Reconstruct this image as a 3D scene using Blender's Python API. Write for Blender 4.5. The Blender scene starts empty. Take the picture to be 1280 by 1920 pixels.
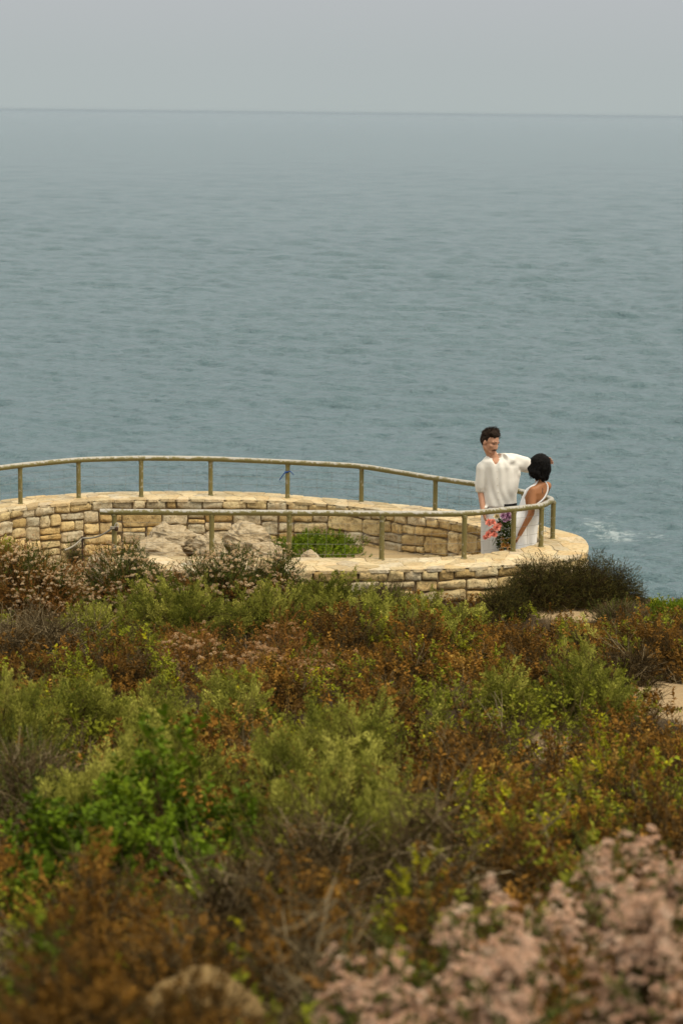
import bpy, math, random
import numpy as np

# ------------------------------------------------------------------ camera
S = bpy.context.scene
F = 4533.0                                   # focal length in photo pixels (1280 x 1920)
CAM = np.array([0.0, 0.0, 4.91])
PITCH = math.atan(749.0 / F)
ROLL = math.radians(0.63)
fw = np.array([0, math.cos(PITCH), -math.sin(PITCH)])
up0 = np.array([0, math.sin(PITCH), math.cos(PITCH)])
X0 = np.array([1.0, 0, 0])
rt = math.cos(ROLL) * X0 + math.sin(ROLL) * up0
up = -math.sin(ROLL) * X0 + math.cos(ROLL) * up0
cd = bpy.data.cameras.new('camera'); cam = bpy.data.objects.new('camera', cd)
S.collection.objects.link(cam); S.camera = cam
from mathutils import Matrix, Vector
M = Matrix(((rt[0], up[0], -fw[0], CAM[0]), (rt[1], up[1], -fw[1], CAM[1]), (rt[2], up[2], -fw[2], CAM[2]), (0, 0, 0, 1)))
cam.matrix_world = M
cd.sensor_fit = 'VERTICAL'; cd.sensor_height = 36.0; cd.lens = F / 1920 * 36
cd.clip_start = 0.1; cd.clip_end = 200000
cd.dof.use_dof = True; cd.dof.focus_distance = 24.8; cd.dof.aperture_fstop = 5.2

# ------------------------------------------------------------------ world + sun + exposure
SUN_EL, SUN_AZ = math.radians(58), math.radians(125)      # high on the right, through thin cloud
w = bpy.data.worlds.new("World"); S.world = w; w.use_nodes = True
nt = w.node_tree; N = nt.nodes; L = nt.links
bg = N['Background']; bg.inputs['Strength'].default_value = 0.1
sky = N.new('ShaderNodeTexSky'); sky.sky_type = 'NISHITA'; sky.sun_disc = False
sky.sun_elevation = SUN_EL; sky.sun_rotation = SUN_AZ; sky.air_density = 1.5; sky.dust_density = 6.0
tc = N.new('ShaderNodeTexCoord'); sx = N.new('ShaderNodeSeparateXYZ'); L.new(tc.outputs['Generated'], sx.inputs[0])
rp = N.new('ShaderNodeValToRGB'); L.new(sx.outputs['Z'], rp.inputs[0])     # overcast layer, brighter overhead
def setramp(r, stops):
    e = r.color_ramp.elements
    while len(e) > 1: e.remove(e[-1])
    e[0].position = stops[0][0]; e[0].color = (*stops[0][1], 1)
    for p, c in stops[1:]:
        k = e.new(p); k.color = (*c, 1)
setramp(rp, [(0.0, (3.55, 3.98, 3.95)), (0.02, (3.6, 3.95, 3.98)), (0.05, (3.85, 4.05, 4.2)), (0.12, (5.0, 5.4, 5.65)), (0.35, (7.0, 7.2, 7.1)), (1.0, (11.2, 10.3, 8.6))])
mx = N.new('ShaderNodeMix'); mx.data_type = 'RGBA'; mx.inputs[0].default_value = 0.92
L.new(sky.outputs[0], mx.inputs[6]); L.new(rp.outputs[0], mx.inputs[7]); L.new(mx.outputs[2], bg.inputs['Color'])
sl = bpy.data.lights.new('sun', 'SUN'); sl.energy = 2.0; sl.angle = math.radians(26); sl.color = (1.0, 0.91, 0.74)
sun = bpy.data.objects.new('sun', sl); S.collection.objects.link(sun)
sd = Vector((math.sin(SUN_AZ) * math.cos(SUN_EL), math.cos(SUN_AZ) * math.cos(SUN_EL), math.sin(SUN_EL)))
sun.rotation_euler = sd.to_track_quat('Z', 'Y').to_euler(); sun.location = (0, 0, 40)
S.view_settings.view_transform = 'Standard'; S.view_settings.look = 'None'; S.view_settings.exposure = 0.40; S.view_settings.gamma = 1.0
S.cycles.max_bounces = 6; S.cycles.diffuse_bounces = 2; S.cycles.volume_bounces = 0
S.cycles.sample_clamp_indirect = 4.0

# ------------------------------------------------------------------ maths helpers
def ray(px, py):
    d = fw * F + (px - 640.0) * rt - (py - 960.0) * up
    return d / np.linalg.norm(d)
def atz(px, py, z):
    d = ray(px, py); return CAM + d * ((z - CAM[2]) / d[2])
def aty(px, py, y):
    d = ray(px, py); return CAM + d * (y / d[1])
def unit(v):
    v = np.asarray(v, float); n = np.linalg.norm(v, axis=-1, keepdims=True); return v / np.maximum(n, 1e-9)
def hash3(i, j, k, seed):
    h = (i.astype(np.int64) * 374761393 + j.astype(np.int64) * 668265263 + k.astype(np.int64) * 2147483647 + seed * 974634777) & 0xffffffff
    h = ((h ^ (h >> 13)) * 1274126177) & 0xffffffff
    h = ((h ^ (h >> 15)) * 2246822519) & 0xffffffff
    return ((h ^ (h >> 16)) & 0xffffff) / float(0xffffff)
def vnoise(p, seed=0):
    p = np.asarray(p, float); i = np.floor(p).astype(np.int64); f = p - i; f = f * f * (3 - 2 * f)
    r = 0
    for a in (0, 1):
        for b in (0, 1):
            for c in (0, 1):
                wt = (f[..., 0] if a else 1 - f[..., 0]) * (f[..., 1] if b else 1 - f[..., 1]) * (f[..., 2] if c else 1 - f[..., 2])
                r = r + wt * hash3(i[..., 0] + a, i[..., 1] + b, i[..., 2] + c, seed)
    return r * 2 - 1
def fbm(p, seed=0, oct=4, gain=0.5):
    r = 0; a = 1.0; s = 1.0
    for o in range(oct):
        r = r + a * vnoise(np.asarray(p) * s + 17.3 * o, seed + o); a *= gain; s *= 2.03
    return r
def n2(x, y, seed=0, oct=3):
    x, y = np.broadcast_arrays(np.asarray(x, float), np.asarray(y, float))
    return fbm(np.stack([x, y, np.zeros_like(x) + 0.37], -1), seed, oct)

# ------------------------------------------------------------------ mesh builder
class MB:
    def __init__(s): s.v = []; s.f = []; s.t = []; s.h = []; s.m = []; s.n = 0
    def add(s, v, f, tint=0.5, hue=0.5, mat=0):
        v = np.asarray(v, np.float32).reshape(-1, 3); f = np.asarray(f, np.int64)
        if len(v) == 0 or len(f) == 0: return s
        k = len(v)
        s.v.append(v); s.f.append(f + s.n); s.n += k
        s.t.append(np.broadcast_to(np.asarray(tint, np.float32), (k,)).copy()); s.h.append(np.broadcast_to(np.asarray(hue, np.float32), (k,)).copy())
        s.m.append(np.full(len(f), mat, np.int32)); return s
    def mesh(s, name, org=(0, 0, 0), smooth=True):
        me = bpy.data.meshes.new(name)
        v = np.concatenate(s.v) - np.asarray(org, np.float32)
        me.vertices.add(len(v)); me.vertices.foreach_set('co', v.astype(np.float32).ravel())
        loops = np.concatenate([f.ravel() for f in s.f]); lens = np.concatenate([np.full(len(f), f.shape[1]) for f in s.f])
        starts = np.concatenate([[0], np.cumsum(lens)[:-1]])
        me.loops.add(len(loops)); me.loops.foreach_set('vertex_index', loops.astype(np.int32))
        me.polygons.add(len(lens)); me.polygons.foreach_set('loop_start', starts.astype(np.int32))
        me.polygons.foreach_set('material_index', np.concatenate(s.m))
        me.polygons.foreach_set('use_smooth', np.full(len(lens), smooth))
        a = me.attributes.new('tint', 'FLOAT', 'POINT'); a.data.foreach_set('value', np.concatenate(s.t))
        a = me.attributes.new('hue', 'FLOAT', 'POINT'); a.data.foreach_set('value', np.concatenate(s.h))
        me.update(calc_edges=True); me.validate()
        return me
ORG = {}
def obj(name, mb, mat, parent=None, org=None, smooth=True, label=None, cat=None, group=None, kind=None):
    if parent is not None:
        o_ = ORG[parent.name]
    else:
        o_ = np.asarray(org if org is not None else (0, 0, 0), float)
    me = mb.mesh(name, o_, smooth) if isinstance(mb, MB) else mb
    for m_ in (mat if isinstance(mat, (list, tuple)) else [mat]): me.materials.append(m_)
    o = bpy.data.objects.new(name, me); S.collection.objects.link(o)
    ORG[o.name] = o_
    if parent is not None: o.parent = parent
    else: o.location = tuple(o_)
    tag(o, label, cat, group, kind); return o
def tag(o, label=None, cat=None, group=None, kind=None):
    for k, v in (('label', label), ('category', cat), ('group', group), ('kind', kind)):
        if v: o[k] = v
    return o
def thing(name, loc, label, cat, group=None):
    o = bpy.data.objects.new(name, None); S.collection.objects.link(o); o.location = tuple(float(a) for a in loc)
    o.empty_display_size = 0.1; ORG[o.name] = np.asarray(loc, float); return tag(o, label, cat, group)
def frames(d, roll=0.0):
    """rotation matrices (n,3,3) whose z column is d"""
    d = unit(d).reshape(-1, 3); a = np.where(np.abs(d[:, 2:3]) < 0.95, np.array([[0, 0, 1.0]]), np.array([[1.0, 0, 0]]))
    x = unit(np.cross(a, d)); y = np.cross(d, x); r = np.broadcast_to(np.asarray(roll, float), (len(d),))[:, None]
    x2 = np.cos(r) * x + np.sin(r) * y; y2 = np.cross(d, x2)
    return np.stack([x2, y2, d], -1)
def instance(mb, tpl, pos, dirs, scale=1.0, roll=0.0, tint=0.0, hue=None, mat=0):
    v, f, t = tpl; n = len(pos)
    if n == 0: return
    R = frames(dirs, roll); sc = np.broadcast_to(np.asarray(scale, float), (n,))
    V = np.einsum('nij,kj->nki', R, v) * sc[:, None, None] + np.asarray(pos)[:, None, :]
    FF = f[None] + (np.arange(n) * len(v))[:, None, None]
    T = np.clip(t[None] + np.broadcast_to(np.asarray(tint, float), (n,))[:, None], 0, 1)
    H = np.broadcast_to((np.asarray(0.5 if hue is None else hue, float)).reshape(-1, 1), (n, len(v)))
    mb.add(V.reshape(-1, 3), FF.reshape(-1, f.shape[1]), T.reshape(-1), H.reshape(-1), mat)
def tubes(mb, P0, P1, r0, r1, k=3, tint=0.5, hue=0.5, mat=0):
    P0 = np.asarray(P0, float).reshape(-1, 3); P1 = np.asarray(P1, float).reshape(-1, 3); n = len(P0)
    if n == 0: return
    R = frames(P1 - P0); a = np.arange(k) * 2 * math.pi / k
    ring = np.stack([np.cos(a), np.sin(a), 0 * a], -1); off = np.einsum('nij,kj->nki', R, ring)
    r0 = np.broadcast_to(np.asarray(r0, float), (n,)); r1 = np.broadcast_to(np.asarray(r1, float), (n,))
    V = np.concatenate([P0[:, None] + off * r0[:, None, None], P1[:, None] + off * r1[:, None, None]], 1)
    i = np.arange(k); q = np.stack([i, (i + 1) % k, (i + 1) % k + k, i + k], -1)
    FF = q[None] + (np.arange(n) * 2 * k)[:, None, None]
    T = np.repeat(np.broadcast_to(np.asarray(tint, float), (n,)), 2 * k); H = np.repeat(np.broadcast_to(np.asarray(hue, float), (n,)), 2 * k)
    mb.add(V.reshape(-1, 3), FF.reshape(-1, 4), T, H, mat)
def sweep(mb, pts, r, k=10, tint=0.5, hue=0.5, caps=True, jitter=0.0, seed=0, mat=0):
    """a smooth tube along pts (closed ends)"""
    pts = np.asarray(pts, float); n = len(pts); tg = unit(np.gradient(pts, axis=0))
    x = unit(np.cross(tg[0], [0.13, 0.2, 1.0])); V = []
    r = np.broadcast_to(np.asarray(r, float), (n,)); a = np.arange(k) * 2 * math.pi / k
    for i in range(n):
        x = unit(x - tg[i] * np.dot(x, tg[i])); y = np.cross(tg[i], x)
        V.append(pts[i] + r[i] * (np.cos(a)[:, None] * x + np.sin(a)[:, None] * y))
    V = np.array(V).reshape(-1, 3)
    if jitter: V = V + jitter * np.stack([vnoise(V * 9, seed), vnoise(V * 9, seed + 1), vnoise(V * 9, seed + 2)], -1)
    i = np.arange(n - 1)[:, None] * k; j = np.arange(k)[None]
    q = np.stack([i + j, i + (j + 1) % k, i + k + (j + 1) % k, i + k + j], -1).reshape(-1, 4)
    mb.add(V, q, tint, hue, mat)
    if caps:
        for e in (0, n - 1):
            c = pts[e]; ring = V[e * k:(e + 1) * k]
            tr = np.stack([np.zeros(k, int), 1 + (np.arange(k) + (1 if e == 0 else 0)) % k, 1 + (np.arange(k) + (0 if e == 0 else 1)) % k], -1)
            mb.add(np.vstack([c, ring]), tr, tint, hue, mat)
def loft(mb, secs, k=20, tint=0.5, hue=0.5, power=2.0):
    """secs: (centre, axisA, axisB) half-axis vectors; closed by centre fans"""
    a = np.arange(k) * 2 * math.pi / k; ca, sa = np.cos(a), np.sin(a)
    if power != 2.0:
        ca = np.sign(ca) * np.abs(ca) ** (2 / power); sa = np.sign(sa) * np.abs(sa) ** (2 / power)
    V = np.array([np.asarray(c) + ca[:, None] * np.asarray(A) + sa[:, None] * np.asarray(B) for c, A, B in secs])
    n = len(secs); i = np.arange(n - 1)[:, None] * k; j = np.arange(k)[None]
    q = np.stack([i + j, i + (j + 1) % k, i + k + (j + 1) % k, i + k + j], -1).reshape(-1, 4)
    mb.add(V.reshape(-1, 3), q, tint, hue)
    for e in (0, n - 1):
        tr = np.stack([np.zeros(k, int), 1 + (np.arange(k) + (1 if e == 0 else 0)) % k, 1 + (np.arange(k) + (0 if e == 0 else 1)) % k], -1)
        mb.add(np.vstack([[np.asarray(secs[e][0])], V[e]]), tr, tint, hue)
def capsule(mb, p0, p1, r0, r1, flat=None, k=14):
    p0 = np.asarray(p0, float); p1 = np.asarray(p1, float); d = unit(p1 - p0); R = frames(d)[0]
    A, B = R[:, 0], R[:, 1]; secs = []
    for t in (-1.0, -0.85, -0.5, 0): rr = r0 * math.sqrt(max(0.0001, 1 - t * t)); secs.append((p0 + d * r0 * t, A * rr, B * rr))
    for t in (0, 0.5, 0.85, 1.0): rr = r1 * math.sqrt(max(0.0001, 1 - t * t)); secs.append((p1 + d * r1 * t, A * rr, B * rr))
    loft(mb, secs, k)
def ellip(mb, c, A, B, C, k=16, m=10):
    secs = []
    for t in np.linspace(-math.pi / 2, math.pi / 2, m):
        s_, c_ = math.sin(t), max(0.01, math.cos(t)); secs.append((np.asarray(c) + np.asarray(C) * s_, np.asarray(A) * c_, np.asarray(B) * c_))
    loft(mb, secs, k)
def fuse(mb, voxel, smooth=4, fac=0.5, fn=None):
    """union of the solids in mb as ONE continuous surface"""
    me = mb.mesh('tmp'); o = bpy.data.objects.new('tmp', me); S.collection.objects.link(o)
    r = o.modifiers.new('r', 'REMESH'); r.mode = 'VOXEL'; r.voxel_size = voxel
    if smooth: sm = o.modifiers.new('s', 'SMOOTH'); sm.iterations = smooth; sm.factor = fac
    dg = bpy.context.evaluated_depsgraph_get(); dg.update()
    ev = o.evaluated_get(dg); m2 = bpy.data.meshes.new_from_object(ev)
    n = len(m2.vertices); v = np.empty(n * 3, np.float32); m2.vertices.foreach_get('co', v); v = v.reshape(-1, 3).astype(float)
    nr = np.empty(n * 3, np.float32); m2.vertices.foreach_get('normal', nr); nr = nr.reshape(-1, 3)
    lt = np.empty(len(m2.polygons), np.int32); m2.polygons.foreach_get('loop_total', lt)
    ls = np.empty(len(m2.polygons), np.int32); m2.polygons.foreach_get('loop_start', ls)
    li = np.empty(len(m2.loops), np.int32); m2.loops.foreach_get('vertex_index', li)
    bpy.data.objects.remove(o); bpy.data.meshes.remove(me)
    out = MB(); first = True
    t = None
    if fn is not None: v = fn(v, nr)
    q = ls[lt == 4]; F4 = li[q[:, None] + np.arange(4)]
    out.add(v, F4)
    tr = ls[lt == 3]
    if len(tr): out.f.append(li[tr[:, None] + np.arange(3)].astype(np.int64)); out.m.append(np.zeros(len(tr), np.int32))
    bpy.data.meshes.remove(m2)
    return out

# ------------------------------------------------------------------ materials
def mat_new(name):
    m = bpy.data.materials.new(name); m.use_nodes = True; return m, m.node_tree.nodes, m.node_tree.links, m.node_tree.nodes['Principled BSDF']
def nz(N, L, scale, detail=4, rough=0.55, dim='3D', vec=None, dist=0.0):
    n = N.new('ShaderNodeTexNoise'); n.inputs['Scale'].default_value = scale; n.inputs['Detail'].default_value = detail
    n.inputs['Roughness'].default_value = rough; n.inputs['Distortion'].default_value = dist
    if vec is not None: L.new(vec, n.inputs['Vector'])
    return n
def pos(N): g = N.new('ShaderNodeNewGeometry'); return g
def mixc(N, L, fac, a, b, blend='MIX'):
    m = N.new('ShaderNodeMix'); m.data_type = 'RGBA'; m.blend_type = blend
    if isinstance(fac, (int, float)): m.inputs[0].default_value = fac
    else: L.new(fac, m.inputs[0])
    for k, c in ((6, a), (7, b)):
        if isinstance(c, tuple): m.inputs[k].default_value = (*c, 1)
        else: L.new(c, m.inputs[k])
    return m.outputs[2]
def ramp(N, L, src, stops):
    r = N.new('ShaderNodeValToRGB'); setramp(r, stops); L.new(src, r.inputs[0]); return r.outputs[0]
def g1(v): return (v, v, v)
def math_(N, L, op, a, b=None):
    m = N.new('ShaderNodeMath'); m.operation = op
    for k, c in ((0, a), (1, b)):
        if c is None: continue
        if isinstance(c, (int, float)): m.inputs[k].default_value = c
        else: L.new(c, m.inputs[k])
    return m.outputs[0]
def bump(N, L, B, h, strength=0.5, dist=0.01, prev=None):
    b = N.new('ShaderNodeBump'); b.inputs['Strength'].default_value = strength; b.inputs['Distance'].default_value = dist
    L.new(h, b.inputs['Height'])
    if prev is not None: L.new(prev, b.inputs['Normal'])
    if B is not None: L.new(b.outputs[0], B.inputs['Normal'])
    return b.outputs[0]
def attr(N, name): a = N.new('ShaderNodeAttribute'); a.attribute_name = name; return a.outputs['Fac']

def leaf_mat(name, stops, transl=0.16, rough=0.8, lo=0.44, hi=1.40):
    """stops: ramp over the per-leaf hue; tint = per-leaf lightness of the leaf itself"""
    m, N, L, B = mat_new(name)
    c = ramp(N, L, attr(N, 'hue'), stops)
    t = attr(N, 'tint'); k = N.new('ShaderNodeMapRange'); L.new(t, k.inputs[0]); k.inputs[3].default_value = lo; k.inputs[4].default_value = hi
    vm = N.new('ShaderNodeVectorMath'); vm.operation = 'SCALE'; L.new(c, vm.inputs[0]); L.new(k.outputs[0], vm.inputs['Scale'])
    L.new(vm.outputs[0], B.inputs['Base Color']); B.inputs['Roughness'].default_value = rough; B.inputs['Specular IOR Level'].default_value = 0.05
    if transl:
        tr = N.new('ShaderNodeBsdfTranslucent'); L.new(vm.outputs[0], tr.inputs['Color'])
        ms = N.new('ShaderNodeMixShader'); ms.inputs[0].default_value = transl
        L.new(B.outputs[0], ms.inputs[1]); L.new(tr.outputs[0], ms.inputs[2]); L.new(ms.outputs[0], N['Material Output'].inputs['Surface'])
    return m
def simple(name, col, rough=0.6, noise=None, b=None, spec=0.3, **kw):
    m, N, L, B = mat_new(name); B.inputs['Base Color'].default_value = (*col, 1); B.inputs['Roughness'].default_value = rough
    B.inputs['Specular IOR Level'].default_value = spec
    g = pos(N)
    if noise:
        n = nz(N, L, noise[0], 4, vec=g.outputs['Position']); c2 = noise[1]
        L.new(mixc(N, L, n.outputs[0], col, c2), B.inputs['Base Color'])
    if b:
        n = nz(N, L, b[0], 4, vec=g.outputs['Position']); bump(N, L, B, n.outputs[0], b[1], b[2])
    return m
MAT = {}
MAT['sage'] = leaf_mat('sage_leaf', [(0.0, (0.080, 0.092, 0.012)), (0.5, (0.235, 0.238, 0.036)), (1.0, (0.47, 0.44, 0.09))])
MAT['rust'] = leaf_mat('rust_leaf', [(0.0, (0.050, 0.031, 0.010)), (0.2, (0.130, 0.066, 0.014)), (0.42, (0.27, 0.130, 0.021)), (0.6, (0.37, 0.23, 0.050)), (0.74, (0.15, 0.145, 0.020)), (0.88, (0.235, 0.255, 0.018)), (1.0, (0.46, 0.41, 0.014))])
MAT['green'] = leaf_mat('green_leaf', [(0.0, (0.055, 0.090, 0.006)), (0.5, (0.120, 0.185, 0.009)), (1.0, (0.23, 0.29, 0.016))], rough=0.5)
MAT['dark'] = leaf_mat('dark_leaf', [(0.0, (0.034, 0.034, 0.010)), (0.6, (0.080, 0.070, 0.018)), (1.0, (0.17, 0.135, 0.030))])
MAT['buck'] = leaf_mat('buckwheat_leaf', [(0.0, (0.050, 0.070, 0.014)), (0.5, (0.125, 0.140, 0.028)), (0.8, (0.24, 0.12, 0.030)), (1.0, (0.31, 0.14, 0.035))])
MAT['flower'] = leaf_mat('dry_flower_head', [(0.0, (0.50, 0.29, 0.13)), (0.5, (0.72, 0.52, 0.30)), (1.0, (0.82, 0.67, 0.44))], transl=0.15, rough=0.9)
MAT['pinkflower'] = leaf_mat('pink_flower_head', [(0.0, (0.46, 0.27, 0.15)), (0.5, (0.74, 0.48, 0.33)), (1.0, (0.86, 0.66, 0.50))], transl=0.15, rough=0.9)
MAT['twig'] = leaf_mat('dry_twig', [(0.0, (0.032, 0.021, 0.008)), (0.5, (0.095, 0.064, 0.026)), (1.0, (0.30, 0.235, 0.135))], transl=0, rough=0.85)

def stone_mat(name, ramps, bscale=30, pit=0.5):
    m, N, L, B = mat_new(name); g = pos(N); P = g.outputs['Position']; st_ = 0.6 if 'ochre' in name else 0.45
    base = ramp(N, L, attr(N, 'hue'), ramps)
    n1 = nz(N, L, 5.0, 6, 0.6, vec=P); n2_ = nz(N, L, 22.0, 5, 0.65, vec=P, dist=0.6)
    c = mixc(N, L, math_(N, L, 'MULTIPLY', ramp(N, L, n1.outputs[0], [(0.35, g1(0)), (0.7, g1(1))]), 0.55), base, (0.50, 0.30, 0.11))
    c = mixc(N, L, math_(N, L, 'MULTIPLY', ramp(N, L, n2_.outputs[0], [(0.50, g1(0)), (0.66, g1(1))]), st_), c, (0.13, 0.085, 0.04))
    t = attr(N, 'tint'); k = N.new('ShaderNodeMapRange'); L.new(t, k.inputs[0]); k.inputs[3].default_value = 0.72; k.inputs[4].default_value = 1.2
    vm = N.new('ShaderNodeVectorMath'); vm.operation = 'SCALE'; L.new(c, vm.inputs[0]); L.new(k.outputs[0], vm.inputs['Scale'])
    L.new(vm.outputs[0], B.inputs['Base Color']); B.inputs['Roughness'].default_value = 0.9; B.inputs['Specular IOR Level'].default_value = 0.2
    nb = nz(N, L, bscale, 8, 0.7, vec=P); b0 = bump(N, L, None, n2_.outputs[0], .6, 0.03); bump(N, L, B, nb.outputs[0], pit, 0.03, prev=b0)
    return m
MAT['stone'] = stone_mat('ochre_stone', [(0.0, (0.50, 0.35, 0.14)), (0.35, (0.62, 0.46, 0.21)), (0.7, (0.66, 0.53, 0.28)), (1.0, (0.55, 0.49, 0.34))])
MAT['cap'] = stone_mat('pale_flagstone', [(0.0, (0.52, 0.41, 0.23)), (0.5, (0.60, 0.50, 0.31)), (1.0, (0.58, 0.51, 0.37))], 40, 0.35)
MAT['mortar'] = simple('mortar', (0.10, 0.066, 0.032), 0.95, (14, (0.24, 0.17, 0.09)), (60, 0.6, 0.01))
MAT['capmortar'] = simple('pale_mortar', (0.44, 0.36, 0.23), 0.95, (14, (0.54, 0.46, 0.31)), (60, 0.6, 0.01))

def boulder_mat():
    m, N, L, B = mat_new('weathered_boulder'); g = pos(N); P = g.outputs['Position']
    mp = N.new('ShaderNodeMapping'); L.new(P, mp.inputs[0]); mp.inputs['Rotation'].default_value = (0.3, 0.55, 0.2); mp.inputs['Scale'].default_value = (1.3, 1.3, 6)
    n1 = nz(N, L, 5, 8, 0.7, vec=mp.outputs[0], dist=1.2); n2_ = nz(N, L, 3, 4, vec=P)
    c = ramp(N, L, n1.outputs[0], [(0.34, (0.11, 0.08, 0.045)), (0.45, (0.33, 0.26, 0.16)), (0.60, (0.47, 0.40, 0.28)), (0.8, (0.56, 0.50, 0.38))])
    c = mixc(N, L, math_(N, L, 'MULTIPLY', n2_.outputs[0], 0.5), c, (0.45, 0.32, 0.17))
    L.new(c, B.inputs['Base Color']); B.inputs['Roughness'].default_value = 0.95; B.inputs['Specular IOR Level'].default_value = 0.15
    bump(N, L, B, n1.outputs[0], 0.9, 0.03); return m
MAT['boulder'] = boulder_mat()
def sand_mat(name, dark, light):
    m, N, L, B = mat_new(name); g = pos(N); P = g.outputs['Position']
    a = nz(N, L, 1.3, 6, 0.6, vec=P); b = nz(N, L, 38, 6, 0.7, vec=P)
    c = mixc(N, L, a.outputs[0], dark, light); c = mixc(N, L, math_(N, L, 'MULTIPLY', ramp(N, L, b.outputs[0], [(0.5, g1(0)), (0.75, g1(1))]), 0.5), c, tuple(x * 0.5 for x in dark))
    L.new(c, B.inputs['Base Color']); B.inputs['Roughness'].default_value = 1.0; B.inputs['Specular IOR Level'].default_value = 0.1
    bump(N, L, B, b.outputs[0], 0.6, 0.02); return m
MAT['sand'] = sand_mat('sandy_soil', (0.30, 0.20, 0.10), (0.44, 0.33, 0.18))
MAT['tan'] = sand_mat('tan_rock', (0.15, 0.095, 0.035), (0.27, 0.18, 0.075))
MAT['litter'] = sand_mat('dry_soil', (0.30, 0.21, 0.105), (0.42, 0.32, 0.18))
def ground_mat():
    m, N, L, B = mat_new('bluff_soil'); g = pos(N); P = g.outputs['Position']
    b = nz(N, L, 38, 6, 0.7, vec=P); a = nz(N, L, 2.2, 5, 0.6, vec=P)
    soil = mixc(N, L, a.outputs[0], (0.026, 0.017, 0.009), (0.065, 0.043, 0.022))
    sand = mixc(N, L, a.outputs[0], (0.30, 0.20, 0.10), (0.46, 0.34, 0.19))
    c = mixc(N, L, attr(N, 'hue'), soil, sand)
    c = mixc(N, L, math_(N, L, 'MULTIPLY', ramp(N, L, b.outputs[0], [(0.5, g1(0)), (0.75, g1(1))]), 0.5), c, (0.09, 0.06, 0.035))
    L.new(c, B.inputs['Base Color']); B.inputs['Roughness'].default_value = 1.0; B.inputs['Specular IOR Level'].default_value = 0.1
    bump(N, L, B, b.outputs[0], 0.7, 0.03); return m
MAT['ground'] = ground_mat()
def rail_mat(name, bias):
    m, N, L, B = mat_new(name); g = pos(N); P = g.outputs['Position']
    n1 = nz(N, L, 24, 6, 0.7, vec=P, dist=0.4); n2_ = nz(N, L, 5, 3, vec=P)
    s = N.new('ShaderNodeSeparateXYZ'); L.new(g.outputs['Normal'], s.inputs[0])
    k = math_(N, L, 'ADD', n1.outputs[0], math_(N, L, 'MULTIPLY', s.outputs['Z'], bias))      # top side paler: worn paint, plus sky brightness put into the colour
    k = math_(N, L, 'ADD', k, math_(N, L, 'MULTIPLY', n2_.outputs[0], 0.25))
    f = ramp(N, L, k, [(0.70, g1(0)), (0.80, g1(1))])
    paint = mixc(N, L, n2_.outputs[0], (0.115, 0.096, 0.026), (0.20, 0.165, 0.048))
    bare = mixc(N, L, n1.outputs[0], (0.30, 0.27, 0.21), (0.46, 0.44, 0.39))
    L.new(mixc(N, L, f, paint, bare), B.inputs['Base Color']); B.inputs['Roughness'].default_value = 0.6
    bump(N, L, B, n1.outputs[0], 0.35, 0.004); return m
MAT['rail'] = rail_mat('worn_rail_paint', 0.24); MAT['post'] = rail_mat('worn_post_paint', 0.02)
MAT['wire'] = simple('galvanised_wire', (0.20, 0.19, 0.17), 0.5)
MAT['iron'] = simple('rusty_iron', (0.035, 0.022, 0.014), 0.7, (60, (0.09, 0.045, 0.02)))
MAT['rope'] = simple('weathered_rope', (0.42, 0.38, 0.30), 0.95, (90, (0.30, 0.26, 0.19)), (200, 0.6, 0.003))
MAT['ribbon'] = simple('blue_ribbon', (0.012, 0.060, 0.24), 0.4)

def sea_mat():
    m, N, L, B = mat_new('sea_water'); g = pos(N); P = g.outputs['Position']
    B.inputs['Roughness'].default_value = 0.16; B.inputs['IOR'].default_value = 1.333
    mp = N.new('ShaderNodeMapping'); L.new(P, mp.inputs[0]); mp.inputs['Rotation'].default_value = (0, 0, 0.25); mp.inputs['Scale'].default_value = (0.55, 1.0, 1.0)
    big = nz(N, L, 0.012, 4, 0.6, vec=P)
    base = mixc(N, L, big.outputs[0], (0.064, 0.114, 0.130), (0.082, 0.138, 0.152))
    n1 = nz(N, L, 1.6, 4, 0.6, vec=mp.outputs[0], dist=0.3); n2_ = nz(N, L, 0.40, 5, 0.6, vec=mp.outputs[0], dist=0.4)
    b1 = bump(N, L, None, n2_.outputs[0], 1.0, 1.1); bump(N, L, B, n1.outputs[0], 1.0, 0.46, prev=b1)
    # foam: a breaking patch off the right-hand rocks and scattered flecks
    s = N.new('ShaderNodeSeparateXYZ'); L.new(P, s.inputs[0])
    fo = None
    fn = nz(N, L, 1.3, 8, 0.75, vec=mp.outputs[0], dist=1.5)
    for (cx, cy, rx, ry, am) in FOAM:
        dx = math_(N, L, 'DIVIDE', math_(N, L, 'SUBTRACT', s.outputs['X'], cx), rx); dy = math_(N, L, 'DIVIDE', math_(N, L, 'SUBTRACT', s.outputs['Y'], cy), ry)
        d = math_(N, L, 'SQRT', math_(N, L, 'ADD', math_(N, L, 'MULTIPLY', dx, dx), math_(N, L, 'MULTIPLY', dy, dy)))
        k = math_(N, L, 'MULTIPLY', math_(N, L, 'MAXIMUM', math_(N, L, 'SUBTRACT', 1.0, d), 0.0), am)
        fo = k if fo is None else math_(N, L, 'MAXIMUM', fo, k)
    v = math_(N, L, 'ADD', fn.outputs[0], fo)
    f = ramp(N, L, v, [(0.72, g1(0)), (0.95, g1(1))])
    f2 = math_(N, L, 'MINIMUM', math_(N, L, 'MULTIPLY', f, 0.85), 1.0)
    L.new(mixc(N, L, f2, base, (0.62, 0.68, 0.68)), B.inputs['Base Color'])
    rr = math_(N, L, 'ADD', 0.16, math_(N, L, 'MULTIPLY', f2, 0.6)); L.new(rr, B.inputs['Roughness'])
    return m

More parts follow.
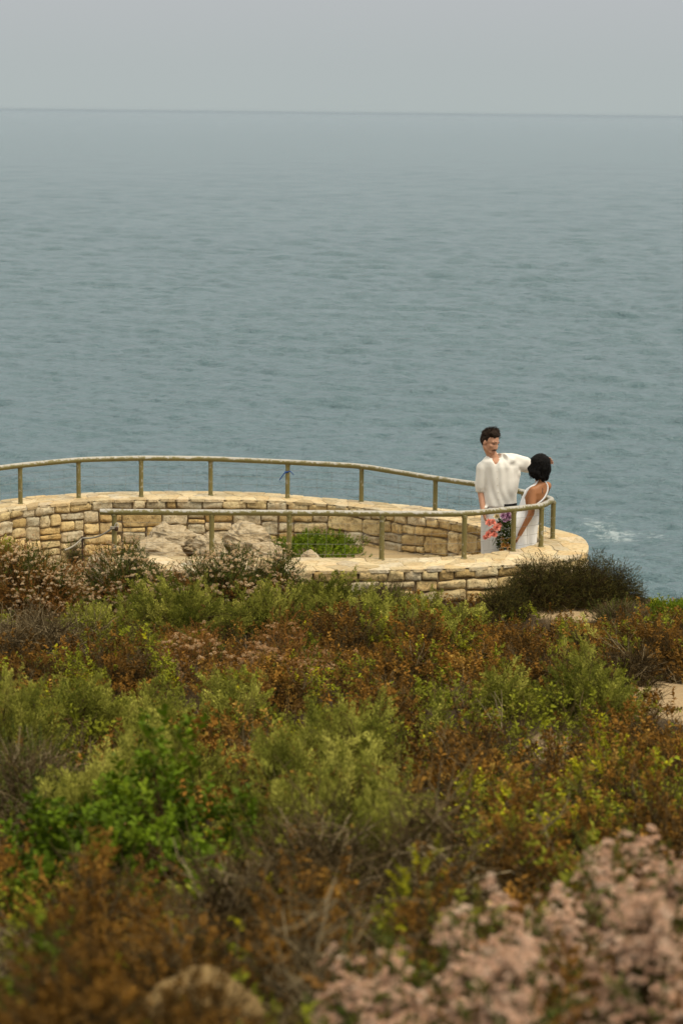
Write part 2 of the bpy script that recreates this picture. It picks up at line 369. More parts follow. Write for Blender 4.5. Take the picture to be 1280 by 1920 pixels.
# ------------------------------------------------------------------ plan of the lookout
WT = 0.45                                     # height of the wall top above the platform floor
PAIRS = [((-260, 996), (-190, 1030)), ((-110, 958), (-90, 985)), ((0, 937), (0, 957)), ((80, 928), (80, 946)), ((191, 921), (191, 936)), ((330, 919), (330, 935)), ((480, 921), (480, 936)),
         ((580, 930), (580, 941)), ((677, 938), (660, 948)), ((775, 947), (740, 960)), ((880, 958), (850, 975)), ((965, 973), (920, 990)), ((1040, 991), (985, 1002)),
         ((1085, 1001), (1008, 1007)), ((1103, 1018), (1012, 1012)), ((1100, 1038), (1004, 1019)), ((1050, 1053), (980, 1027)), ((961, 1056), (950, 1032)), ((880, 1063), (870, 1041)),
         ((790, 1066), (790, 1045)), ((662, 1068), (662, 1045)), ((500, 1069), (500, 1044)), ((330, 1068), (330, 1042)), ((215, 1064), (215, 1040))]
OUT = np.array([atz(a[0], a[1], WT) for a, b in PAIRS]); INN = np.array([atz(b[0], b[1], WT) for a, b in PAIRS])
def smooth_poly(P, it=2):
    for _ in range(it):
        Q = [P[0]]
        for i in range(len(P) - 1):
            Q.append(P[i] * 0.75 + P[i + 1] * 0.25); Q.append(P[i] * 0.25 + P[i + 1] * 0.75)
        Q.append(P[-1]); P = np.array(Q)
    return P
OUT = smooth_poly(OUT); INN = smooth_poly(INN)
def arclen(P): return np.concatenate([[0], np.cumsum(np.linalg.norm(np.diff(P, axis=0), axis=1))])
MID = (OUT + INN) / 2; SM = arclen(MID); SLEN = SM[-1]
def ip(P, s, S0): return np.stack([np.interp(s, S0, P[:, i]) for i in range(3)], -1)
def cap_pt(s, t):                              # t 0 inner .. 1 outer
    return ip(INN, s, SM) * (1 - np.asarray(t)[..., None]) + ip(OUT, s, SM) * np.asarray(t)[..., None]
def inside(poly, x, y):
    x = np.asarray(x); y = np.asarray(y); c = np.zeros(x.shape, bool); n = len(poly); j = n - 1
    for i in range(n):
        xi, yi, xj, yj = poly[i][0], poly[i][1], poly[j][0], poly[j][1]
        c ^= ((yi > y) != (yj > y)) & (x < (xj - xi) * (y - yi) / ((yj - yi) if yj != yi else 1e-9) + xi); j = i
    return c
OUTP = OUT[:, :2]; INNP = INN[:, :2]; MIDP = MID[:, :2]
def sstep(a, b, x): t = np.clip((np.asarray(x, float) - a) / (b - a), 0, 1); return t * t * (3 - 2 * t)
def floor_z(x, y): return -0.18 * sstep(0.9, 1.7, x) - 0.36 * sstep(-1.7, -2.7, x) + 0.012 * n2(np.asarray(x) * 3, np.asarray(y) * 3, 5)

GY = [-40, -10, 0, 2.0, 3.0, 4, 5, 6, 7.5, 9, 11, 14, 17, 20, 22, 23.5, 24.5, 27, 31]; GZ = [4.2, 3.6, 3.32, 3.30, 3.22, 3.04, 2.86, 2.65, 2.34, 2.06, 1.72, 1.25, 0.80, 0.40, 0.26, 0.17, 0.05, -0.1, -0.3]
EX = [-60, -20, -8, -4.5, -1, 0.5, 1.5, 2.4, 2.95, 3.2, 3.6, 6, 12, 60]; EY = [22, 26, 29.6, 29.6, 29.6, 29.1, 28.0, 27.0, 25.6, 24.0, 23.6, 22.6, 20, 14]
def ground_z(x, y):
    x = np.asarray(x, float); y = np.asarray(y, float)
    z = np.interp(y, GY, GZ) + 0.10 * n2(x * 0.7, y * 0.7, 11, 3) + 0.03 * n2(x * 3, y * 3, 12, 3)
    e = np.interp(x, EX, EY); d = np.maximum(0, y - e); z = z - d * 1.7 * (1 + 0.25 * n2(x * .5, y * .5, 13)) - 0.35 * sstep(-0.6, 0, y - e)
    return np.maximum(z, -21.5)
def P3(x, y, dz=0.0): return np.array([x, y, float(ground_z(x, y)) + dz])

# sand patches: soil without plants (x, y, rx, ry)
def sandspot(px, Y, hw, hy): 
    return ((px - 640) / F * Y * 1.01, Y, hw / F * Y, hy)
SANDS = [sandspot(1315, 15.6, 112, 3.0), sandspot(1075, 22.7, 80, 0.62), sandspot(1040, 13.2, 38, 0.35), sandspot(1250, 19.3, 50, .4)]
def sand_mask(x, y):
    m = np.zeros(np.shape(x))
    for cx, cy, rx, ry in SANDS:
        d = np.sqrt(((x - cx) / rx) ** 2 + ((y - cy) / ry) ** 2) + 0.25 * n2(np.asarray(x) * 2.5, np.asarray(y) * 2.5, 31)
        m = np.maximum(m, 1 - sstep(0.75, 1.1, d))
    return m

def grid_sheet(xs, ys, zf, keep=None, hue=None):
    Xg, Yg = np.meshgrid(xs, ys); Zg = zf(Xg, Yg); V = np.stack([Xg, Yg, Zg], -1).reshape(-1, 3)
    nx, ny = len(xs), len(ys); i = np.arange(ny - 1)[:, None] * nx; j = np.arange(nx - 1)[None]
    q = np.stack([i + j, i + j + 1, i + j + 1 + nx, i + j + nx], -1).reshape(-1, 4)
    if keep is not None:
        cx = (xs[:-1] + xs[1:]) / 2; cy = (ys[:-1] + ys[1:]) / 2; CX, CY = np.meshgrid(cx, cy); q = q[keep(CX, CY).reshape(-1)]
    h = hue(Xg, Yg).reshape(-1) if hue is not None else 0.5
    mb = MB(); mb.add(V, q, 0.5, h); return mb

# ------------------------------------------------------------------ ground, platform floor, sea
def terr(x, y):
    z = ground_z(x, y); ins = inside(OUTP, x, y); return np.where(ins, -0.45, z)
xs = np.concatenate([np.linspace(-60, -7, 40)[:-1], np.arange(-7, 7, 0.11), np.linspace(7, 60, 40)])
ys = np.concatenate([np.linspace(-40, 0, 30)[:-1], np.arange(0, 32, 0.11), np.linspace(32, 60, 50)])
obj('ground', grid_sheet(xs, ys, terr, hue=sand_mask), MAT['ground'], kind='structure')
fx = np.arange(-7, 3.2, 0.08); fy = np.arange(23, 29.6, 0.08)
obj('platform_floor', grid_sheet(fx, fy, lambda x, y: floor_z(x, y), keep=lambda x, y: inside(MIDP, x, y)), MAT['litter'], kind='structure')

SEAZ = -20.0
def sea_at(px, py): return atz(px, py, SEAZ)
FOAM = []
for px, py, hw, am in ((1150, 1000, 150, 0.30), (1235, 1008, 90, .27), (1110, 985, 80, 0.24), (1130, 970, 90, .2), (1200, 1040, 90, .2), (540, 900, 60, 0.17), (90, 905, 110, 0.16), (225, 893, 50, .17), (640, 905, 80, .14), (1040, 798, 80, 0.12), (1160, 1060, 70, 0.16)):
    c = sea_at(px, py); FOAM.append((c[0], c[1], hw / F * c[1], hw / F * c[1] * 1.3, am))
MAT['sea'] = sea_mat()
def build_sea():
    rng = np.random.default_rng(4)
    r = [20.0]
    while r[-1] < 60000:
        d = r[-1]; ratio = 1.25 if d < 80 else 1.0014 + 0.0000028 * d if d < 6000 else 1.1; r.append(d * ratio)
    r = np.array(r)
    th = np.concatenate([np.linspace(-88, -12, 30)[:-1], np.linspace(-12, 12, 500), np.linspace(12, 88, 30)[1:]]); th = np.radians(th)
    R, T = np.meshgrid(r, th, indexing='ij'); X = R * np.sin(T); Y = R * np.cos(T); Z = np.zeros_like(X)
    dr = np.gradient(r)[:, None]
    wind = math.radians(250)
    warp = n2(X * 0.02, Y * 0.02, 71, 2); warp2 = n2(X * 0.02 + 50, Y * 0.02, 72, 2)
    for i in range(80):
        lam = 1.0 * (9 / 1.0) ** (i / 63.0); k = 2 * math.pi / lam; a = wind + rng.normal(0, 0.5)
        amp = 0.072 / k * (1.05 if lam < 3.0 else (0.60 if lam < 7 else 0.45)); ph = rng.uniform(0, 6.28)
        kx, ky = math.cos(a) * k, math.sin(a) * k
        fade = np.clip(1.6 - dr * 2.6 / lam, 0, 1) * (0.45 + 0.55 * np.clip(1.3 - dr * 1.5 / lam, 0, 1))
        env = 0.6 + 0.6 * np.sin(kx * X * 0.17 + ky * Y * 0.13 + ph * 3 + 2 * warp2)
        p = kx * X + ky * Y + ph + warp * 2.5
        Z += amp * env * fade * (np.sin(p) + 0.18 * np.sin(2 * p + 1.5))
    Z *= np.clip(0.98 + 0.28 * n2(X * 0.012, Y * 0.005, 75, 3), 0.6, 1.4)                      # wind patches
    V = np.stack([X, Y, Z + SEAZ], -1).reshape(-1, 3); nx, ny = len(th), len(r)
    i = np.arange(ny - 1)[:, None] * nx; j = np.arange(nx - 1)[None]
    q = np.stack([i + j, i + j + nx, i + j + 1 + nx, i + j + 1], -1)[..., ::-1].reshape(-1, 4)
    mb = MB(); mb.add(V, q); return mb
obj('sea', build_sea(), MAT['sea'], kind='structure')

# ------------------------------------------------------------------ stone wall
def stone_front(w_, h_, depth, rng, seed):
    """rounded rough block face in local (s, z, d) coordinates, centre 0"""
    nu, nv = max(7, int(w_ / 0.02)), max(6, int(h_ / 0.018))
    u = np.sin(np.linspace(-1, 1, nu) * 1.45) / math.sin(1.45); v = np.sin(np.linspace(-1, 1, nv) * 1.4) / math.sin(1.4); U, Vv = np.meshgrid(u, v)
    c = rng.uniform(-1, 1, 8) * 0.5
    dz = np.minimum(0.02, h_ * 0.14)
    top = 1 + (c[0] * U * dz * 2 + c[1] * dz) / h_; 
    A = U * w_ / 2 * (1 - 0.05 * abs(c[2]) * (Vv + 1) * 0.5) ; Bz = Vv * h_ / 2 * top
    rnd = 1 - 0.10 * (np.abs(U) ** 5) * (np.abs(Vv) ** 3); A = A * rnd; Bz = Bz * (1 - 0.12 * (np.abs(Vv) ** 5) * (np.abs(U) ** 6))
    p = np.stack([A * 9 + seed * 3.1, Bz * 14, 0 * A], -1)
    A = A + 0.009 * vnoise(p, 1); Bz = Bz + 0.009 * vnoise(p, 2)
    edge = (np.clip((1 - np.abs(U)) * w_ / 0.012, 0, 1) ** 0.4) * (np.clip((1 - np.abs(Vv)) * h_ / 0.011, 0, 1) ** 0.4)
    D = depth * edge * (0.82 + 0.3 * c[4] * U + 0.3 * c[5] * Vv) + (0.016 * fbm(p * 1.2, 3, 3) - 0.016 * np.clip(vnoise(p * 3.2, 9) - .15, 0, 1)) * edge
    i = np.arange(nv - 1)[:, None] * nu; j = np.arange(nu - 1)[None]
    q = np.stack([i + j, i + j + 1, i + j + 1 + nu, i + j + nu], -1).reshape(-1, 4)
    return A.reshape(-1), Bz.reshape(-1), D.reshape(-1), q
def pack(s0, s1, z0, z1, rng, out, maxw=0.62, maxh=0.24):
    w_, h_ = s1 - s0, z1 - z0
    if w_ > maxw * rng.uniform(0.6, 1.15) or (w_ > 0.24 and rng.random() < 0.25 and w_ > h_ * 1.2):
        m = s0 + w_ * rng.uniform(0.33, 0.67); pack(s0, m, z0, z1, rng, out, maxw, maxh); pack(m, s1, z0, z1, rng, out, maxw, maxh)
    elif h_ > maxh * rng.uniform(0.65, 1.1) and h_ > 0.11:
        m = z0 + h_ * rng.uniform(0.3, 0.7); pack(s0, s1, z0, m, rng, out, maxw, maxh); pack(s0, s1, m, z1, rng, out, maxw, maxh)
    else: out.append((s0, s1, z0, z1))
def face_stones(P, side, zlow, rng, mb):
    S0 = arclen(P); Ls = S0[-1]; tg = unit(np.gradient(P, axis=0)); nr = np.stack([tg[:, 1], -tg[:, 0], 0 * tg[:, 0]], -1) * side
    rects = []
    s = 0.0
    while s < Ls:                                                        # the top course under the flagstones
        w_ = rng.uniform(0.11, 0.32); rects.append((s, min(Ls, s + w_), WT - rng.uniform(0.105, 0.125) - 0.012, WT - 0.014)); s += w_
    s = 0.0
    while s < Ls:
        w_ = rng.uniform(0.8, 1.3); pack(s, min(Ls, s + w_), zlow, WT - 0.128, rng, rects); s += w_
    for n_, (a, b, c, d) in enumerate(rects):
        gp = rng.uniform(0.001, 0.005)
        if b - a < 0.05: continue
        A, Bz, D, q = stone_front(b - a - gp * 2, d - c - gp * 2, rng.uniform(0.032, 0.055), rng, n_)
        sc = (a + b) / 2 + A; base = ip(P, sc, S0); nn = unit(ip(nr, sc, S0))
        V = base + nn * (D[:, None] - 0.005); lean_ = rng.uniform(-.05, .05) if d < WT - .05 else rng.uniform(-.015, .015); V[:, 2] = (c + d) / 2 + Bz + lean_ * A
        mb.add(V, q if side > 0 else q[:, ::-1], rng.uniform(0.2, 1.0), rng.beta(1.6, 1.6) if rng.random() < 0.8 else 1.0)
def clip(poly, a, b):                        # keep the side of poly nearer to a than b
    m = (a + b) / 2; n = b - a; out = []
    for i in range(len(poly)):
        p, q = poly[i], poly[(i + 1) % len(poly)]; dp, dq = np.dot(p - m, n), np.dot(q - m, n)
        if dp <= 0: out.append(p)
        if dp * dq < 0: out.append(p + (q - p) * dp / (dp - dq))
    return out
def build_wall():
    rng = np.random.default_rng(21)
    root = thing('stone_wall', (float(MID[30][0]), float(MID[30][1]), 0), 'low curved wall of ochre stone blocks with pale flagstone top around the lookout', 'wall')
    shrink = 0.035
    core = MB(); I2 = MID + (INN - MID) * (1 - shrink / np.maximum(np.linalg.norm(INN - MID, axis=1, keepdims=True), .1)); O2 = MID + (OUT - MID) * (1 - shrink / np.maximum(np.linalg.norm(OUT - MID, axis=1, keepdims=True), .1))
    n = len(MID); prof = []
    for (P, z) in ((I2, -0.6), (I2, WT - 0.035), (O2, WT - 0.035), (O2, -0.9)):
        Q = P.copy(); Q[:, 2] = z; prof.append(Q)
    V = np.array(prof).transpose(1, 0, 2).reshape(-1, 3); i = np.arange(n - 1)[:, None] * 4; j = np.arange(4)[None]
    q = np.stack([i + j, i + (j + 1) % 4, i + 4 + (j + 1) % 4, i + 4 + j], -1).reshape(-1, 4)
    core.add(V, q); core.add(V[:4], [[0, 1, 2, 3]]); core.add(V[-4:], [[3, 2, 1, 0]])
    obj('mortar', core, MAT['mortar'], root, smooth=False)
    st = MB()
    face_stones(I2, 1, -0.46, rng, st); face_stones(O2, -1, -0.35, rng, st)
    endp = np.array([I2[-1], O2[-1]]); face_stones(endp, 1, -0.3, rng, st)
    obj('face_stones', st, MAT['stone'], root)
    # flagstones: an irregular (voronoi) paving that follows the curve
    cap = MB(); sites = []
    Wd = np.linalg.norm(OUT - INN, axis=1)
    s = 0.0
    while s < SLEN:
        wd = np.interp(s, SM, Wd); k = max(2, int(round(wd / 0.24)))
        for j in range(k):
            sites.append((s + 0.10 * j + rng.uniform(-0.06, 0.06), (j + 0.5 + rng.uniform(-0.36, 0.36)) / k))
        s += rng.uniform(0.11, 0.21)
    sites = np.array(sites); wds = np.interp(sites[:, 0], SM, Wd); loc = np.stack([sites[:, 0], sites[:, 1] * wds], -1)
    for n_, a in enumerate(loc):
        wd = wds[n_]
        poly = [np.array(p) for p in ((max(0, a[0] - .6), -0.008), (min(SLEN, a[0] + .6), -0.008), (min(SLEN, a[0] + .6), wd + 0.008), (max(0, a[0] - .6), wd + 0.008))]
        for m_, b in enumerate(loc):
            if m_ != n_ and abs(b[0] - a[0]) < 1.1 and len(poly) > 2: poly = clip(poly, a, b)
        if len(poly) < 3: continue
        c = np.mean(poly, axis=0); P = []
        for p in poly:
            d = p - c; l = np.linalg.norm(d); P.append(c + d * max(0.3, (l - 0.005) / max(l, 1e-6)))
        # round the outline a little
        Q = []
        for i_ in range(len(P)):
            p, q_ = P[i_], P[(i_ + 1) % len(P)]
            for t in (0.12, 0.5, 0.88): Q.append(p * (1 - t) + q_ * t + rng.uniform(-1, 1, 2) * 0.003)
        P = np.array(Q); k = len(P)
        t_, h_ = rng.uniform(0.2, 1), rng.random(); z0 = WT - rng.uniform(0, 0.008); tilt = rng.uniform(-0.02, 0.02, 2)
        def mp(p2, dz):
            w3 = cap_pt(p2[:, 0], p2[:, 1] / wd); w3[:, 2] = z0 + dz + (p2 - c) @ tilt; return w3
        top = mp(c + (P - c) * 0.95, 0.0); edge = mp(P, -0.006); bot = mp(P, -0.034); V = np.vstack([top, edge, bot, mp(c[None], 0.001)])
        i_ = np.arange(k); j_ = (i_ + 1) % k
        cap.add(V, np.vstack([np.stack([i_, j_, j_ + k, i_ + k], -1), np.stack([i_ + k, j_ + k, j_ + 2 * k, i_ + 2 * k], -1)]), t_, h_)
        cap.add(V, np.stack([np.full(k, 3 * k), i_, j_], -1), t_, h_)
    obj('flagstone_cap', cap, MAT['cap'], root, smooth=False)
    mc = MB(); A = INN.copy(); B_ = OUT.copy(); A[:, 2] = B_[:, 2] = WT - 0.010; d = unit(B_ - A); A = A + d * 0.0; V = np.stack([A, B_], 1).reshape(-1, 3)
    i = np.arange(len(A) - 1) * 2; mc.add(V, np.stack([i, i + 2, i + 3, i + 1], -1)); obj('cap_mortar', mc, MAT['capmortar'], root)
build_wall()

# ------------------------------------------------------------------ railing
POSTS = [(-95, 968, 890), (39, 945, 872.5), (148, 934, 862), (265, 930.5, 859), (395, 928.6, 860), (539, 933.6, 866.5), (677, 941, 874), (815, 958, 897), (905, 974, 910),
         (980, 988, 922.5), (1035, 1010, 937), (1013, 1025, 948.5), (961, 1034, 954.5), (869, 1047, 963.5), (715, 1049, 963), (542, 1049.5, 961.7), (397, 1047.5, 961), (215, 1044, 960)]
def build_rail():
    base = [atz(x, yb, WT - 0.004) for x, yb, yr in POSTS]
    tops = [aty(x, yr, b[1]) for (x, yb, yr), b in zip(POSTS, base)]
    tops = [np.array([b[0], b[1], t[2]]) for b, t in zip(base, tops)]
    root = thing('railing', base[14], 'weathered olive and grey pipe railing with round posts along the top of the stone wall', 'railing')
    c = [np.array(t) for t in tops]
    pts = [aty(-230, 920, 25.6)] + c + [aty(188, 959.6, c[-1][1])]
    path = []
    for i in range(len(pts) - 1):
        n = 10
        for t in np.linspace(0, 1, n, endpoint=False):
            path.append(pts[i] * (1 - t) + pts[i + 1] * t)
    path.append(pts[-1]); path = np.array(path)
    sm = path.copy()
    for _ in range(4): sm[1:-1] = (sm[:-2] + sm[1:-1] * 2 + sm[2:]) / 4
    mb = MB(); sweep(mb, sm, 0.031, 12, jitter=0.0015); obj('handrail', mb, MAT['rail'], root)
    for i, (b, t) in enumerate(zip(base, tops)):
        mb = MB(); zz = np.linspace(0, 1, 6)[:, None]; tt = t.copy(); tt[2] -= 0.012
        sweep(mb, b * (1 - zz) + tt * zz, 0.026, 12)
        sweep(mb, np.array([t + [0, 0, -0.045], t + [0, 0, -0.036], t + [0, 0, -0.028]]), [0.0275, 0.031, 0.029], 12)
        sweep(mb, np.array([b, b + [0, 0, 0.006], b + [0, 0, 0.010]]), [0.034, 0.033, 0.028], 12)
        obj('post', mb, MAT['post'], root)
    mb = MB()
    for lv in (0.12, 0.34, 0.56, 0.78):
        for i in range(len(base) - 1):
            p, q = base[i] * (1 - lv) + tops[i] * lv, base[i + 1] * (1 - lv) + tops[i + 1] * lv
            t = np.linspace(0, 1, 5)[:, None]; L_ = p * (1 - t) + q * t; L_[:, 2] -= 0.004 * np.sin(np.pi * t[:, 0])
            tubes(mb, L_[:-1], L_[1:], 0.0014, 0.0014, 4)
    for i in range(len(base) - 1):
        n = max(2, int(np.linalg.norm(base[i + 1] - base[i]) / 0.16))
        for t in (np.arange(1, n) / n):
            p = base[i] * (1 - t) + base[i + 1] * t; q = tops[i] * (1 - t) + tops[i + 1] * t
            tubes(mb, [p + (q - p) * 0.12], [p + (q - p) * 0.78], 0.0011, 0.0011, 4)
    obj('wire_mesh', mb, MAT['wire'], root)
    return base, tops
PB, PT = build_rail()

# blue ribbon tied to a far post
def ribbon():
    p = aty(538, 885, PB[5][1]); r = 0.028
    mb = MB(); a = np.linspace(0, 2 * math.pi, 20); ring = np.stack([p[0] + r * np.cos(a), p[1] + r * np.sin(a), p[2] + 0.004 * np.sin(a * 2)], -1)
    def strip(pts, w_):
        pts = np.asarray(pts); n = len(pts); w_ = np.broadcast_to(w_, (n,))[:, None]; off = np.array([0, 0.003, 1.0]) * w_ / 2
        th = np.array([0, 0.0012, 0])
        V = np.stack([pts - off - th, pts + off - th, pts + off + th, pts - off + th], 1).reshape(-1, 3); i = np.arange(n - 1)[:, None] * 4; j = np.arange(4)[None]
        mb.add(V, np.stack([i + j, i + (j + 1) % 4, i + 4 + (j + 1) % 4, i + 4 + j], -1).reshape(-1, 4))
    strip(ring, 0.016); y = p[1] - 0.03
    l1 = np.array([aty(538, 885, y), aty(534, 886, y - .004), aty(529, 893, y), aty(524, 900, y + .01)]); l2 = np.array([aty(538, 885, y), aty(543, 883, y), aty(547, 886, y - .01), aty(551, 891, y)])
    strip(smooth_poly(l1), 0.020); strip(smooth_poly(l2), 0.014)
    obj('ribbon', mb, MAT['ribbon'], org=p, label='small blue ribbon tied around a far railing post', cat='ribbon')
ribbon()
# rope, stake, shackle at the left end of the front rail
def rope():
    p0 = aty(212, 990, PB[-1][1] - 0.03); sx_ = aty(155, 1009, PB[-1][1] + 0.3); e = aty(122, 1031, PB[-1][1] + 0.2)
    mb = MB(); t = np.linspace(0, 1, 12)[:, None]; a = p0 * (1 - t) + sx_ * t; a[:, 2] -= 0.035 * np.sin(np.pi * t[:, 0]); b = sx_ * (1 - t) + e * t; b[:, 2] -= 0.02 * np.sin(np.pi * t[:, 0])
    sweep(mb, np.vstack([a, b[1:]]), 0.009, 8)
    an = np.linspace(0, 4 * math.pi, 30); c = np.array([PB[-1][0], PB[-1][1], p0[2]]); sweep(mb, np.stack([c[0] + .036 * np.cos(an), c[1] + .036 * np.sin(an), c[2] + .012 * np.linspace(-1, 1, 30)], -1), 0.008, 6)
    obj('rope', mb, MAT['rope'], org=p0, label='pale rope slung from the left end post of the front rail to the iron stake', cat='rope')
    g = np.array([sx_[0], sx_[1], float(floor_z(sx_[0], sx_[1]))]); r_ = thing('metal_stake', g, 'thin dark iron stake holding up the rope beside the wall end', 'stake')
    mb = MB(); sweep(mb, np.array([g + [0, 0, -0.1], g + [0, 0, 0.1], [sx_[0], sx_[1], sx_[2] + 0.02]]), 0.010, 8); obj('rod', mb, MAT['iron'], r_)
    mb = MB(); a = np.linspace(0, 2 * math.pi, 16); sweep(mb, np.stack([sx_[0] + .018 * np.cos(a), sx_[1] + 0 * a, sx_[2] + .018 * np.sin(a)], -1), 0.004, 6); obj('eye_ring', mb, MAT['iron'], r_)
    c = aty(219, 988, PB[-1][1] - 0.04); r_ = thing('padlock', c, 'dark padlock and shackle hanging on the left end post of the front rail', 'padlock')
    mb = MB(); ellip(mb, c + [0, 0, -.02], [.020, 0, 0], [0, .012, 0], [0, 0, .024]); obj('lock_body', mb, MAT['iron'], r_)
    mb = MB(); a = np.linspace(-0.3, math.pi + .3, 14); sweep(mb, np.stack([c[0] + .017 * np.cos(a), c[1] + 0 * a, c[2] + .006 + .034 * np.sin(a)], -1), 0.005, 6); obj('shackle', mb, simple('steel', (0.4, 0.38, 0.33), 0.4), r_)
rope()

# ------------------------------------------------------------------ boulders
def icos(sub=5):
    import bmesh
    bm = bmesh.new(); bmesh.ops.create_icosphere(bm, subdivisions=sub, radius=1.0)
    v = np.array([x.co[:] for x in bm.verts]); f = np.array([[y.index for y in x.verts] for x in bm.faces]); bm.free(); return v, f
ICO = icos(6)
def boulder(px, top, Y, hw, depth, label, seed, base=0.0, tilt=0.0, mat='boulder', rough=1.0, name='boulder'):
    v, f = ICO; t = aty(px, top, Y); h = t[2] - base; w_ = hw / F * Y
    p = v.copy()
    p = np.sign(p) * np.abs(p) ** 0.85
    n = fbm(v * 1.4 + seed * 7, seed, 3) * 0.22 * rough; p = p * (1 + n[:, None])
    st = v @ unit(np.array([0.35 + tilt, 0.2, 0.9])); rg = 1 - np.abs(vnoise(np.stack([v[:, 0] * 1.5, v[:, 1] * 1.5, st * 5.5], -1) + seed, seed + 3))
    rg2 = 1 - np.abs(fbm(np.stack([v[:, 0] * 3, v[:, 1] * 3, st * 12], -1) + seed, seed + 5, 3)); p = p * (1 + 0.09 * (rg ** 3)[:, None] + 0.05 * (rg2)[:, None] ** 2)
    a = tilt; xz = p[:, 0] * math.cos(a) - p[:, 2] * math.sin(a), p[:, 0] * math.sin(a) + p[:, 2] * math.cos(a)
    p = np.stack([xz[0], p[:, 1], xz[1]], -1)
    p[:, 2] -= p[:, 2].min(); p[:, 2] = p[:, 2] / p[:, 2].max() * (h + 0.12) - 0.12
    p[:, 0] = p[:, 0] / np.abs(p[:, 0]).max() * w_; p[:, 1] *= depth / np.abs(p[:, 1]).max()
    c = np.array([t[0], Y, base]); mb = MB(); mb.add(p + c, f); obj(name, mb, MAT[mat], org=c, label=label, cat='rock')
boulder(318, 983, 26.7, 62, 0.42, 'tall pale boulder with slanting ridges, behind the broad low boulder and against the curved wall', 3, tilt=-0.5)
boulder(290, 1010, 25.9, 62, 0.35, 'broad low whitish boulder in front of the tall one, behind the front rail', 8, tilt=0.2)
boulder(396, 999, 26.3, 36, 0.3, 'small rounded boulder behind a front rail post, between the two biggest boulders', 12, tilt=-0.4)
boulder(462, 979, 26.6, 52, 0.42, 'lumpy furrowed boulder beside the green ground plant', 17, tilt=-0.3)
boulder(500, 1016, 25.9, 40, 0.3, 'low buff boulder in front of the lumpy furrowed one', 19, tilt=0.1)
boulder(583, 1033, 25.45, 32, 0.25, 'flat pale rock just behind the front wall, below the green ground plant', 23)
boulder(186, 1036, 24.6, 26, 0.2, 'small whitish rock at the left end of the front wall', 29)
cB = None
# ------------------------------------------------------------------ plant templates
def leaf_quads(P, D, Nn, l, w_, rng, curl=0.15):
    """P base, D direction, Nn rough normal, arrays"""
    n = len(P); D = unit(D); Sd = unit(np.cross(D, Nn)); Up = np.cross(Sd, D); l = np.broadcast_to(l, (n,))[:, None]; w_ = np.broadcast_to(w_, (n,))[:, None]
    V = np.stack([P, P + D * l * 0.55 + Sd * w_ / 2 + Up * l * curl * 0.5, P + D * l, P + D * l * 0.5 - Sd * w_ / 2 + Up * l * curl * 0.5], 1).reshape(-1, 3)
    Fc = np.arange(n * 4).reshape(n, 4); t = np.repeat(rng.uniform(0.32, 0.68, n), 4); return V, Fc, t
def merge(parts):
    V, Fc, T, n = [], [], [], 0
    for v, f, t in parts: V.append(v); Fc.append(f + n); T.append(t); n += len(v)
    return np.vstack(V), np.vstack(Fc), np.concatenate(T)
def stem_tpl(pts, r):
    m = MB(); tubes(m, pts[:-1], pts[1:], r, r * 0.7, 3); v = np.concatenate(m.v).astype(float); return v, m.f[0], np.full(len(v), 0.35)
def t_plume(rng, Ln=0.15, n=72, l=0.021, w_=0.0046):
    t = rng.uniform(0.05, 1, n); a = rng.uniform(0, 6.283, n); r = rng.uniform(0.1, 1, n) * 0.030 * (1.15 - t)
    P = np.stack([r * np.cos(a), r * np.sin(a), t * Ln], -1); D = np.stack([np.cos(a) * 0.62, np.sin(a) * 0.62, np.full(n, 1.0)], -1) + rng.normal(0, 0.22, (n, 3))
    pts = np.array([[0, 0, 0], [0.002, 0, Ln * .5], [0, 0.002, Ln * .95]])
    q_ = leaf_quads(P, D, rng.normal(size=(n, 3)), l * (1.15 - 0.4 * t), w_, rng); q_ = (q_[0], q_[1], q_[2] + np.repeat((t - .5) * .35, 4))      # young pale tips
    return merge([q_, stem_tpl(pts, 0.0012)])
def t_leafy(rng, Ln=0.07, n=14, l=0.020, w_=0.010, spread=1.0):
    t = rng.uniform(0.15, 1, n); a = np.arange(n) * 2.4 + rng.uniform(0, 1, n); P = np.stack([0 * t, 0 * t, t * Ln], -1)
    D = np.stack([np.cos(a) * spread, np.sin(a) * spread, np.full(n, 0.55)], -1) + rng.normal(0, 0.2, (n, 3))
    return merge([leaf_quads(P, D, np.array([0, 0, 1.0]) + rng.normal(0, .3, (n, 3)), l * rng.uniform(.7, 1.15, n), w_ * rng.uniform(.8, 1.15, n), rng, 0.25), stem_tpl(np.array([[0, 0, 0], [0.002, 0, Ln * .5], [0, 0, Ln]]), 0.0013)])
def t_head(rng, R=0.020, n=46):
    """flat-topped cluster of tiny dry florets"""
    d = unit(rng.normal(size=(n, 3))); d[:, 2] = np.abs(d[:, 2]) * 0.8 - 0.15; r = R * rng.uniform(0.45, 1, n)[:, None]
    P = d * r; v = leaf_quads(P, unit(d) + rng.normal(0, 0.5, (n, 3)), rng.normal(size=(n, 3)), R * 0.42, R * 0.34, rng, 0.3); return v
